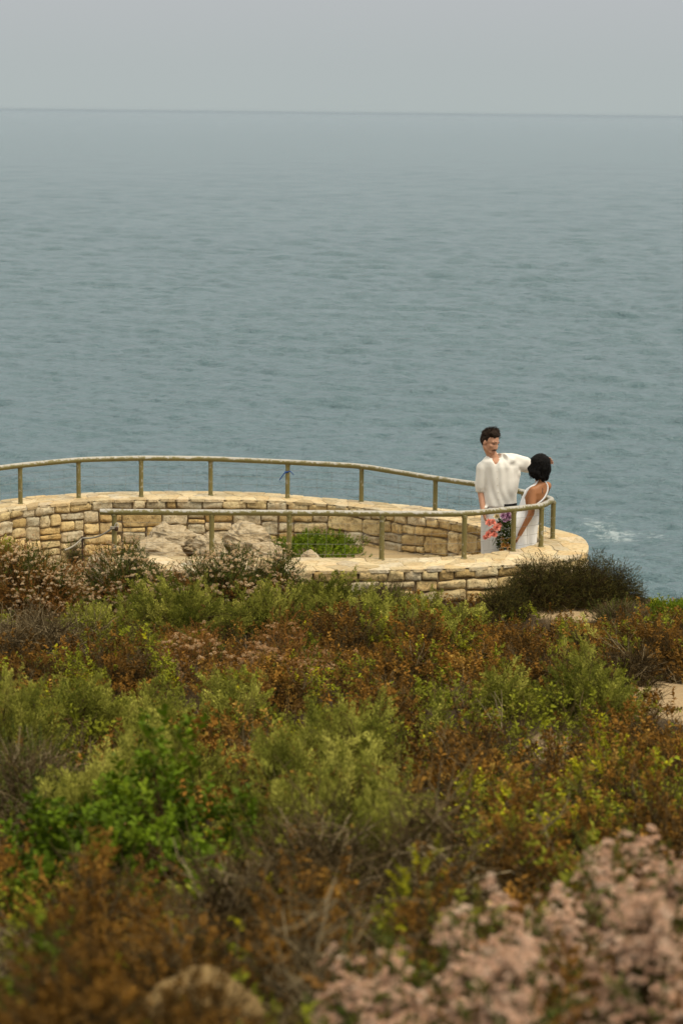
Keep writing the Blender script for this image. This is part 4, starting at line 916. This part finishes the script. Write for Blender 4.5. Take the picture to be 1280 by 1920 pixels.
def limb(mb, pts, rad, k=14):
    for i in range(len(pts) - 1): capsule(mb, pts[i], pts[i + 1], rad[i], rad[i + 1], k=k)
def hand(mb, wrist, d, palmn, sz=1.0, curl=0.5, side=1):
    """palm + four fingers + thumb; d: direction wrist->knuckles, palmn: palm normal (the side the fingers curl to)"""
    d = unit(d); n = unit(np.asarray(palmn) - d * np.dot(palmn, d)); s = np.cross(d, n) * side      # s: towards the thumb
    w_ = np.asarray(wrist, float)
    loft(mb, [(w_ - d * .012 * sz, s * .022 * sz, n * .017 * sz), (w_ + d * .01 * sz, s * .026 * sz, n * .016 * sz), (w_ + d * .045 * sz, s * .038 * sz, n * .014 * sz), (w_ + d * .085 * sz, s * .040 * sz, n * .012 * sz), (w_ + d * .094 * sz, s * .034 * sz, n * .008 * sz)], 14)
    for i, (o, L_) in enumerate(((0.029, .070), (0.010, .080), (-0.010, .074), (-0.029, .058))):
        p = w_ + d * (.086 - abs(o) * .15) * sz + s * o * sz; a = curl * (0.7 + 0.12 * i); r = .0082 * sz * (1 if i < 3 else .88)
        dd = d + s * o * 2.2
        for j, f in enumerate((.46, .30, .24)):
            dd = unit(dd * math.cos(a) + n * math.sin(a)) if j else unit(dd + n * a * .4)
            q = p + dd * L_ * f * sz; capsule(mb, p, q, r, r * .9, k=10); p = q; r *= .9
    p = w_ + d * .022 * sz + s * .024 * sz; dd = unit(d * .75 + s * .65 + n * .25); r = .0105 * sz
    for f in (.036, .030, .024):
        q = p + dd * f * sz; capsule(mb, p, q, r, r * .88, k=10); p = q; r *= .88; dd = unit(dd + d * .25 + n * curl * .4)
def face(mb, c, fwd, upv, sc=1.0):
    """head with jaw, nose, brow, ears; c = centre between the ears"""
    f = unit(fwd); u = unit(np.asarray(upv) - f * np.dot(upv, f)); r = np.cross(f, u); c = np.asarray(c, float)
    G = lambda x, y, z: c + (r * x + f * y + u * z) * sc
    ellip(mb, G(0, -.008, .028), r * .077 * sc, f * .097 * sc, u * .090 * sc)
    ellip(mb, G(0, .022, -.030), r * .062 * sc, f * .074 * sc, u * .085 * sc)
    ellip(mb, G(0, .062, -.088), r * .030 * sc, f * .028 * sc, u * .024 * sc)
    for s in (-1, 1):
        capsule(mb, G(s * .052, -.005, -.060), G(s * .022, .062, -.092), .020 * sc, .018 * sc)
        ellip(mb, G(s * .040, .058, -.022), r * .022 * sc, f * .024 * sc, u * .022 * sc)
        capsule(mb, G(s * .012, .089, .024), G(s * .046, .073, .022), .0105 * sc, .010 * sc)
        ellip(mb, G(s * .079, -.006, -.012), r * .009 * sc, f * .018 * sc, u * .032 * sc)
        ellip(mb, G(s * .010, .097, -.040), r * .009 * sc, f * .010 * sc, u * .008 * sc)
    capsule(mb, G(0, .088, .012), G(0, .108, -.034), .009 * sc, .012 * sc)
    capsule(mb, G(-.018, .083, -.064), G(.018, .083, -.064), .0075 * sc, .0075 * sc)
    capsule(mb, G(-.014, .082, -.074), G(.014, .082, -.074), .0075 * sc, .0075 * sc)
    return G, r, f, u
def folds(v, nr, c, amp, fq=34, seed=3, diag=0.0, zlo=-9, mask=None):
    q = v - c; a = np.arctan2(q[:, 1], q[:, 0])
    w_ = a * fq / 10 * 2 + q[:, 2] * diag + 1.6 * vnoise(v * 5, seed)
    d = amp * (np.sin(w_ * 2.2) * 0.55 + vnoise(np.stack([v[:, 0] * 16, v[:, 1] * 16, v[:, 2] * 4], -1), seed + 1) * .8 + vnoise(v * 9, seed + 2) * .6)
    return v + nr * d[:, None]

def man():
    Y = 25.4; A = lambda px, py, y=Y: aty(px, py, y)
    fz = -0.18; base = np.array([A(933, 1000)[0], Y, fz + 0.0])
    Xa, Ya, Z = np.array([1.0, 0, 0]), np.array([0, 1.0, 0]), np.array([0, 0, 1.0])
    body = MB()
    hc = A(918.5, 829); fwd = unit(np.array([0.68, -0.72, -0.24])); upv = unit(np.array([0.16, 0.05, 1.0]))
    G, r, f, u = face(body, hc, fwd, upv, 1.02)
    nb = A(927, 864, Y + .02); capsule(body, hc + u * -.05 - f * .02, nb, .054, .060); 
    shL, shR = A(907, 879, Y + .01), A(964, 866, Y + .03)
    ch = A(934, 884)
    loft(body, [(A(928, 858, Y + .02), Xa * .07, Ya * .06), (A(930, 864), Xa * .125, Ya * .090), (A(934, 876), Xa * .165, Ya * .108), (A(936, 900), Xa * .170, Ya * .11), (A(937, 925), Xa * .155, Ya * .10), (A(936, 945), Xa * .15, Ya * .10), (A(935, 968), Xa * .155, Ya * .10), (A(935, 985), Xa * .13, Ya * .09)])
    eL, wL = A(901, 920, Y + .02), A(905, 957, Y - .10)
    limb(body, [shL, eL, wL], [.052, .040, .027]); hand(body, wL, np.array([.25, -.15, -1.0]), np.array([1.0, 0.2, .2]), 1.0, .5, -1)
    eR, wR = A(1001, 873, Y + .16), A(1014, 864, Y - .02)
    limb(body, [shR, eR, wR], [.046, .040, .028]); hand(body, wR, np.array([.80, -.40, .10]), np.array([-.3, -1.0, -.1]), 1.0, .6, 1)
    hips = [A(924, 975), A(946, 975)]; fx = [A(919, 1000)[0], A(953, 1000)[0]]
    for h_, x in zip(hips, fx):
        kn = np.array([x, Y - .03, .32]); an = np.array([x, Y + .02, fz + .09]); limb(body, [h_, kn, an], [.085, .058, .042]); capsule(body, an + [0, 0, -.04], an + [0, -.16, -.055], .036, .032)
    bm_ = fuse(body, .0062, 3, .5); o = obj('person', bm_, MAT['skinA'], org=base, label='man with a moustache in cream short sleeved shirt reaching an arm behind the woman', cat='person')
    # shirt
    sh = MB()
    loft(sh, [(A(927, 851, Y + .03), Xa * .066, Ya * .055), (A(929, 857, Y + .02), Xa * .115, Ya * .085), (A(932, 864), Xa * .165, Ya * .105), (A(936, 874), Xa * .200, Ya * .122), (A(939, 900), Xa * .192, Ya * .132), (A(938, 920), Xa * .184, Ya * .132), (A(936, 936), Xa * .184, Ya * .130), (A(935, 947), Xa * .188, Ya * .130), (A(934, 949), Xa * .180, Ya * .120)], 28)
    ellip(sh, A(908, 950, Y - .03), Xa * .052, Ya * .09, Z * .03)
    limb(sh, [A(919, 870), A(906, 879, Y + .01), A(903, 898), A(901, 914)], [.078, .080, .070, .067]); 
    e_ = unit(eL - shL); loft(sh, [(A(902, 900), Xa * .062, Ya * .064), (A(901, 921, Y + .01), Xa * .064, Ya * .068), (A(901, 922.5, Y + .01), Xa * .056, Ya * .06)])
    E_ = A(991, 869, Y + .13); S_ = A(958, 866, Y + .03); d_ = unit(E_ - S_); Bx = unit(np.cross(d_, Z))
    lp = lambda t, dz=0: S_ * (1 - t) + E_ * t + [0, 0, dz]
    loft(sh, [(lp(-.45), Z * .085, Bx * .09), (lp(0, -.004), Z * .098, Bx * .100), (lp(.35, -.006), Z * .096, Bx * .100), (lp(.7, -.014), Z * .088, Bx * .092), (lp(1.0, -.024), Z * .084, Bx * .082), (lp(1.03, -.026), Z * .074, Bx * .072)])
    ellip(sh, A(967, 888, Y + .03), Xa * .05, Ya * .09, Z * .06)
    cc = A(936, 905)
    def fn(v, nr):
        k = 1.0; v = folds(v, nr, cc, .0075, 19, 5, 9.0)
        dg = np.sin((v[:, 0] * .8 - v[:, 2] * .55) * 38 + 3.2 * vnoise(v * 5, 9)) * .009 * (0.5 + vnoise(v * 7, 19)) * sstep(-.2, .25, v[:, 0] - cc[0] + .1) * (nr[:, 1] < 0)   # pulled diagonally towards the raised arm
        v = v + nr * dg[:, None]
        # open collar: push the front of the neck down into a V
        q = v - A(928, 858); hw = np.clip(.046 + q[:, 2] * .75, 0.0, .05); w_ = sstep(1.35, .65, np.abs(q[:, 0]) / np.maximum(hw, 1e-4)) * (v[:, 1] < Y) * (q[:, 2] < .06); return v + np.stack([0 * w_, w_ * .10, 0 * w_], -1)
    obj('shirt', fuse(fuse(sh, .008, 3, .5, fn), .0075, 5, .5), MAT['shirt'], o)
    col = MB()                                                           # open spread collar
    for s in (-1, 1):
        n0 = A(928, 856, Y + .075); pts = []
        for t in np.linspace(0, 1, 9):
            a = math.pi / 2 * (1 - t * 1.85) if s > 0 else math.pi / 2 + math.pi / 2 * t * 1.85
            rr = .074; pts.append(np.array([A(928, 860)[0] + math.cos(a) * rr, Y + .02 + math.sin(a) * rr * .95, A(928, 853)[2] - .050 * t ** 1.5 + .012]))
        pts = np.array(pts); pts[-1] += [s * -.03, -.012, -.035]
        outv = unit(pts - (A(928, 860) + [0, .02, 0])) * [1, 1, 0]; w_ = np.linspace(.034, .066, 9)[:, None]
        a0 = pts; a1 = pts + outv * w_ * .7 + [0, 0, -1] * w_ * .65
        V = np.stack([a0, a1, a1 - outv * .006, a0 - outv * .006], 1).reshape(-1, 3); i = np.arange(8)[:, None] * 4; j = np.arange(4)[None]
        col.add(V, np.stack([i + j, i + (j + 1) % 4, i + 4 + (j + 1) % 4, i + 4 + j], -1).reshape(-1, 4)); col.add(V[-4:], [[0, 1, 2, 3]])
    obj('collar', col, MAT['shirt'], o)
    pk = MB()
    for py in (884, 897, 910, 923, 936):
        pk = MB(); c = A(931 + (py - 880) * .05, py, Y - .135); ellip(pk, c, Xa * .006, Ya * .004, Z * .006, 8, 5); obj('button', pk, MAT['button'], o)
    # belt + trousers
    bl = MB(); sweepring = [(A(936, 948), Xa * .168, Ya * .116), (A(936, 941), Xa * .168, Ya * .116)]; loft(bl, [(A(941, 951), Xa * .158, Ya * .124), (A(941, 942), Xa * .158, Ya * .124)], 28); obj('belt', bl, MAT['belt'], o)
    tr = MB(); loft(tr, [(A(936, 946), Xa * .155, Ya * .112), (A(934, 958), Xa * .175, Ya * .12), (A(933, 972), Xa * .182, Ya * .128), (A(933, 985), Xa * .17, Ya * .12)], 24)
    for h_, x, hw_ in ((A(919, 975), fx[0], .105), (A(948, 975), fx[1], .098)):
        loft(tr, [(h_ + [0, 0, .02], Xa * .10, Ya * .115), (np.array([h_[0] * .5 + x * .5, Y - .01, .5]), Xa * hw_, Ya * .11), (np.array([x, Y - .02, .25]), Xa * .098, Ya * .10), (np.array([x, Y + .0, fz + .05]), Xa * .095, Ya * .105), (np.array([x, Y + .0, fz + .045]), Xa * .085, Ya * .095)], 20)
    obj('trousers', fuse(tr, .009, 3, .5, lambda v, nr: folds(v, nr, A(934, 980), .004, 22, 8, 4)), MAT['trousers'], o)
    for x in fx:
        sm = MB(); capsule(sm, [x, Y + .04, fz + .04], [x, Y - .17, fz + .034], .042, .038); loft(sm, [([x, Y - .07, fz - .0], Xa * .045, Ya * .155), ([x, Y - .07, fz + .02], Xa * .045, Ya * .155)]); obj('shoe', sm, MAT['shoe'], o)
    # hair: short, swept up at the front; moustache, brows, eyes
    hr = MB(); ellip(hr, G(0, -.026, .050), r * .088, f * .102, u * .090); ellip(hr, G(0, -.05, .02), r * .082, f * .075, u * .09); ellip(hr, G(.005, .035, .098), r * .070, f * .050, u * .040)
    ellip(hr, G(-.02, .01, .125), r * .045, f * .045, u * .030); 
    for s in (-1, 1): ellip(hr, G(s * .076, -.015, .03), r * .012, f * .040, u * .045)
    def hf(v, nr): return v + nr * (0.007 * fbm(np.stack([v @ r * 50, v @ f * 28, v @ u * 28], -1), 4, 3))[:, None]
    ho = obj('hair', fuse(hr, .006, 2, .5, hf), MAT['hairA'], o)
    rg = np.random.default_rng(3); tf = MB()
    for _ in range(420):
        a = rg.uniform(0, 6.28); e = rg.uniform(0.05, 1.5); dd = np.array([math.cos(a) * math.cos(e), math.sin(a) * math.cos(e), math.sin(e)])
        if dd[1] > .75: continue
        p = G(dd[0] * .086, -.018 + dd[1] * .10, .052 + dd[2] * .088); dr = unit(r * (dd[0] * .5 - .3) + f * (.3 + dd[1] * .3) + u * .7 * (0.4 + dd[2]) + rg.normal(0, .25, 3)); L_ = rg.uniform(.008, .020) * (1.5 if dd[2] > .8 and dd[1] > -.1 else 1)
        q = p + dr * L_; e_ = q + unit(dr + r * -.5 + rg.normal(0, .3, 3)) * L_ * .7; tubes(tf, [p - dr * .01, q], [q, e_], [.0022, .0015], [.0015, .0006], 3)
    obj('hair_strands', tf, MAT['hairA'], o)
    ms = MB(); 
    for s in (-1, 1): capsule(ms, G(s * .004, .0985, -.055), G(s * .033, .084, -.063), .0056, .0036)
    obj('moustache', fuse(ms, .003, 1), MAT['hairA'], o)
    for s in (-1, 1):
        b = MB(); capsule(b, G(s * .012, .097, .030), G(s * .044, .082, .031), .0032, .0022); obj('eyebrow', b, MAT['hairA'], o)
        b = MB(); ellip(b, G(s * .030, .073, .006), r * .013, f * .010, u * .0045, 12, 8); e = obj('eye', b, MAT['eyewhite'], o)
        b = MB(); ellip(b, G(s * .030 + .001, .0815, .006), r * .0075, f * .005, u * .0055, 10, 6); obj('iris', b, MAT['eyedark'], e)
    b = MB(); capsule(b, G(-.018, .0865, -.074), G(.018, .0865, -.074), .0035, .0035); obj('lips', b, MAT['lip'], o)
    return o
man()

def woman():
    Y = 25.08; A = lambda px, py, y=Y: aty(px, py, y); fz = -0.16
    Z = np.array([0, 0, 1.0])
    fw_ = unit(np.array([-.80, .60, 0])); lf = np.array([-fw_[1], fw_[0], 0]); lf = np.array([-.60, -.80, 0])      # her front and her left (towards the camera)
    body = MB(); base = np.array([A(978, 1000)[0], Y, fz])
    hc = A(1009, 872, Y + .03); hf = unit(np.array([-.62, .75, .22])); hu = unit(np.array([.12, -.10, 1.0]))
    G, r, f, u = face(body, hc, hf, hu, .95)
    nk = A(1011, 903, Y + .01); capsule(body, hc + u * -.04 - f * .02, nk, .046, .047)
    shN = A(998, 919, Y - .07); shF = A(1025, 911, Y + .12)
    lean = unit(A(1011, 905) - A(986, 965)); sw = unit(shN - shF); fr = unit(np.cross(sw, lean)) ; fr = fr if np.dot(fr, fw_) > 0 else -fr
    sp = lambda t: A(1012, 908) * (1 - t) + A(988, 962, Y + .03) * t
    loft(body, [(sp(-.08), sw * .05, fr * .045), (sp(.05), sw * .12, fr * .062), (sp(.18), sw * .150, fr * .082), (sp(.38), sw * .142, fr * .095), (sp(.6), sw * .125, fr * .085), (sp(.85), sw * .118, fr * .085), (sp(1.1), sw * .145, fr * .105), (sp(1.3), sw * .15, fr * .11), (sp(1.45), sw * .12, fr * .10)], 24)
    capsule(body, shN, sp(.15), .046, .06); capsule(body, shF, sp(.15), .046, .06)
    eN, wN = A(995, 963, Y - .14), A(973, 1003, Y - .12)
    limb(body, [shN, (shN + eN) / 2 + [0, 0, 0], eN, wN], [.046, .042, .034, .022]); hand(body, wN, wN - eN + np.array([0, .0, -.05]), np.array([-1.0, .15, .1]), .88, .85, -1)
    eF, wF = A(1005, 958, Y + .30), A(978, 960, Y + .32); limb(body, [shF, eF, wF], [.044, .034, .022]); hand(body, wF, wF - eF, np.array([0, -.6, .3]), .88, .5, 1)
    hip = sp(1.25)
    for s, fx in ((1, 974), (-1, 968)):
        h_ = hip + sw * .075 * s; ft = np.array([A(fx, 1000)[0] , Y + .02 - s * .08, fz]); kn = (h_ + ft) / 2 + [-.03, 0, .03]; an = ft + [0, 0, .08]; limb(body, [h_, kn, an], [.085, .055, .036]); capsule(body, an + [0, 0, -.045], an + np.array([-.12, .08, -.055]), .030, .026)
    o = obj('person', fuse(body, .0060, 3, .5), MAT['skinB'], org=base, label='woman with black bobbed hair in white open backed dress, leaning back beside the man', cat='person')
    # dress: bodice to the bust with an open back, halter strap, long skirt
    dr = MB()
    ft = np.array([A(974, 1000)[0], Y + .01, fz + .02])
    loft(dr, [(sp(.72), sw * .134, fr * .098), (sp(.85), sw * .132, fr * .100), (sp(1.05), sw * .158, fr * .130), (sp(1.3), sw * .178, fr * .142), (hip + (ft - hip) * .35, sw * .172, fr * .142), (hip + (ft - hip) * .7, sw * .175, fr * .16), (ft, sw * .20, fr * .19), (ft - [0, 0, .005], sw * .19, fr * .18)], 28)
    bc = [(sp(.20) + fr * .052, sw * .105, fr * .052), (sp(.32) + fr * .050, sw * .122, fr * .062), (sp(.5) + fr * .032, sw * .134, fr * .074), (sp(.75) + fr * .008, sw * .135, fr * .096), (sp(.9), sw * .13, fr * .098)]
    loft(dr, bc, 24)
    for t0, s in ((.10, -1),): pass
    # straps: front edge up to the neck and the wide strap down the far side of the back
    from mathutils.bvhtree import BVHTree
    bv = BVHTree.FromPolygons([tuple(x + ORG[o.name]) for x in np.array([q.co[:] for q in o.data.vertices])], [tuple(q.vertices) for q in o.data.polygons])
    def on_skin(P):                                       # the nearest point of her skin
        out = []
        for q in P:
            l_, n_, _, _ = bv.find_nearest(Vector(tuple(q))); out.append((np.array(l_), np.array(n_)))
        return np.array([a for a, b in out]), np.array([b for a, b in out])
    stp = MB()
    def band(P, w_, th=.006):
        P = smooth_poly(np.array(P), 2); P, nn = on_skin(P)
        for _ in range(2): P[1:-1] = (P[:-2] + P[1:-1] + P[2:]) / 3; nn[1:-1] = unit(nn[:-2] + nn[1:-1] + nn[2:])
        P = P + nn * .001; tg = unit(np.gradient(P, axis=0)); sd = unit(np.cross(tg, nn)); w2 = np.interp(np.linspace(0, 1, len(P)), np.linspace(0, 1, len(w_)), w_)[:, None]
        V = np.stack([P - sd * w2 - nn * .004, P - sd * w2 + nn * th, P + sd * w2 + nn * th, P + sd * w2 - nn * .004], 1).reshape(-1, 3); i = np.arange(len(P) - 1)[:, None] * 4; j = np.arange(4)[None]
        stp.add(V, np.stack([i + j, i + (j + 1) % 4, i + 4 + (j + 1) % 4, i + 4 + j], -1).reshape(-1, 4)); stp.add(V[:4], [[0, 1, 2, 3]]); stp.add(V[-4:], [[3, 2, 1, 0]])
    band([A(1006, 900, Y - .05), A(1001, 906, Y - .07), A(994, 912, Y - .08), A(988, 922, Y - .06), A(983, 935, Y - .03), A(980, 945, Y - .02)], [.006, .010, .016, .03, .03])
    band([A(1018, 899, Y + .0), A(1025, 904, Y + .02), A(1029, 911, Y + .03), A(1029, 922, Y + .02), A(1025, 932, Y - .01), A(1016, 942, Y - .05), A(1008, 950, Y - .08)], [.008, .013, .016, .018, .018, .024])
    obj('dress', fuse(dr, .0085, 3, .5, lambda v, nr: folds(v, nr, hip, .0045, 26, 14, 3)), MAT['dress'], o)
    obj('dress_strap', stp, MAT['dress'], o)
    # bobbed hair: full and wavy to the nape
    hr = MB(); c = hc
    ellip(hr, G(0, -.022, .035), r * .104, f * .112, u * .098); ellip(hr, G(0, -.045, -.03), r * .120, f * .098, u * .105)
    for s in (-1, 1): ellip(hr, G(s * .076, .005, -.055), r * .036, f * .060, u * .085)
    for i, a in enumerate(np.linspace(-1.35, 1.35, 11)): ellip(hr, G(math.sin(a) * .094, -.035 - math.cos(a) * .070, -.100 + .010 * math.sin(i * 2.3)), r * .032, f * .030, u * .040)
    def hfn(v, nr):
        a = v @ r; b = v @ u; w_ = .009 * np.sin(b * 60 + 3 * vnoise(v * 11, 2)) * sstep(.05, -.08, (v - hc) @ u) + .006 * fbm(np.stack([a * 60, v @ f * 60, b * 18], -1), 6, 3); return v + nr * w_[:, None]
    obj('hair', fuse(hr, .006, 2, .5, hfn), MAT['hairB'], o)
    rg = np.random.default_rng(8); tf = MB()
    for _ in range(360):
        a = rg.uniform(-1.9, 1.9); z0 = rg.uniform(-.10, .05); p = G(math.sin(a) * .108, -.03 - math.cos(a) * .098, z0); out_ = unit(r * math.sin(a) - f * math.cos(a)); P = [p]
        for k in range(3): p = p - u * .013 + out_ * (.004 + .006 * math.sin(k * 2.2 + a * 9)) + rg.normal(0, .002, 3); P.append(p)
        P = np.array(P); tubes(tf, P[:-1], P[1:], .0022, .0016, 3)
    obj('hair_strands', tf, MAT['hairB'], o)
    tt = MB()
    for k in range(5):
        q, n_ = on_skin([A(1017 + math.sin(k * 1.7), 916 + k * 2.2, Y - .06)]); q, n_ = q[0], n_[0]; t_ = unit(np.cross(n_, [0, 0, 1.0])); ellip(tt, q, t_ * (.006 + .003 * (k % 2)), unit(np.cross(t_, n_)) * .008, n_ * .0012, 8, 5)
    obj('tattoo', tt, MAT['tattoo'], o)
    for s in (-1, 1):
        b = MB(); ellip(b, G(s * .030, .078, .008), r * .013, f * .011, u * .009, 12, 8); e = obj('eye', b, MAT['eyewhite'], o)
        b = MB(); ellip(b, G(s * .030, .087, .008), r * .006, f * .004, u * .006, 10, 6); obj('iris', b, MAT['eyedark'], e)
    return wN
HW = woman()

def bouquet():
    Y = 24.93; A = lambda px, py, y=Y: aty(px, py, y); rg = np.random.default_rng(12)
    hand_c = A(968, 1013, 24.93); o = thing('bouquet', hand_c, "bouquet of coral, purple and orange flowers held low in the hand of the woman", 'bouquet')
    col = lambda n, a, b: leaf_mat(n, [(0, a), (1, b)], transl=.2, rough=.8, lo=.95, hi=1.25)
    mc = col('coral_petal', (.78, .20, .14), (.88, .42, .32)); mp = col('purple_petal', (.30, .12, .24), (.50, .30, .42)); mo = col('orange_petal', (.46, .18, .025), (.72, .45, .13)); my = col('cream_petal', (.58, .45, .20), (.66, .56, .34)); mg = col('bouquet_leaf', (.028, .045, .012), (.075, .10, .025))
    def blossom(c, R, n, m, d, name='flower', l=None, w_=None, open_=.8):
        mb = MB(); d = unit(d); F_ = frames(d)[0]
        for ring, (op, ll) in enumerate(((open_, 1.0), (open_ * .6, .85), (open_ * .25, .65))):
            a = np.arange(n) * 2 * math.pi / n + ring * .4 + rg.uniform(0, .3, n); D = (F_[:, 0] * np.cos(a)[:, None] + F_[:, 1] * np.sin(a)[:, None]) * op + d * (1.05 - op * .6); P = np.asarray(c) + D * .003
            v, f_, t = leaf_quads(P, D, np.broadcast_to(d, (n, 3)) + rg.normal(0, .1, (n, 3)), (l or R) * ll * rg.uniform(.85, 1.1, n), (w_ or R * .55), rg, .35); mb.add(v, f_, t, np.repeat(rg.uniform(0, 1, n), 4))
        obj(name, mb, m, o)
    def stem(c, m=mg):
        t = np.linspace(0, 1, 7)[:, None]; mid = (hand_c + c) / 2 + [0, .01, -.02]; P = (1 - t) ** 2 * hand_c + 2 * t * (1 - t) * mid + t ** 2 * c; mb = MB(); sweep(mb, P, .0025, 5, hue=.4); obj('stem', mb, m, o)
    coral = [(916, 981, .046), (923, 979, .038), (914, 1003, .045), (922, 996, .048), (931, 990, .050), (926, 1003, .042), (936, 985, .036), (910, 1008, .034)]
    for k_, (x, y, R) in enumerate(coral):
        c = A(x, y, Y + rg.uniform(-.05, .0)); blossom(c, R, 12, mc, [rg.normal(-.2, .25), -1, rg.normal(.3, .3)], 'coral_flower', w_=R * .75, open_=.95)
    for c in (coral[2], coral[4], coral[0]): stem(A(c[0], c[1], Y + .02))
    for x, y in ((942, 968), (950, 966), (947, 974), (954, 972)): blossom(A(x, y, Y + rg.uniform(-.02, .03)), .046, 14, mp, [rg.normal(0, .4), -1, .5], 'purple_flower')
    stem(A(948, 970)); blossom(A(931, 969), .045, 8, my, [-.2, -1, .5], 'cream_flower'); stem(A(931, 969))
    for x, y in ((940, 1010), (947, 1014), (942, 1022), (950, 1024), (955, 1012), (938, 1030), (953, 1034)): blossom(A(x, y, Y + rg.uniform(-.02, .03)), .040, 9, mo, [rg.normal(0, .4), -1, .2], 'orange_flower')
    mb = MB(); n = 420; px = rg.uniform(934, 960, n); py = rg.uniform(976, 1032, n); P = np.array([A(a, b, Y + rg.uniform(-.01, .06)) for a, b in zip(px, py)]); D = rg.normal(0, .6, (n, 3)) + [-.5, -.3, .3]
    v, f_, t = leaf_quads(P, D, rg.normal(size=(n, 3)), rg.uniform(.035, .065, n), .018, rg, .2); mb.add(v, f_, t, np.repeat(rg.uniform(0, 1, n), 4))
    P = np.array([A(a, b, Y) for a, b in ((924, 1008), (929, 1010), (933, 1006), (926, 1014))]); v, f_, t = leaf_quads(P, np.array([[-.1, 0, -1.0]] * 4) + rg.normal(0, .2, (4, 3)), rg.normal(size=(4, 3)), .06, .010, rg); mb.add(v, f_, t, .8)
    obj('foliage', mb, mg, o)
    for x, y in ((942, 1010), (953, 985), (945, 1020)): stem(A(x, y))
bouquet()
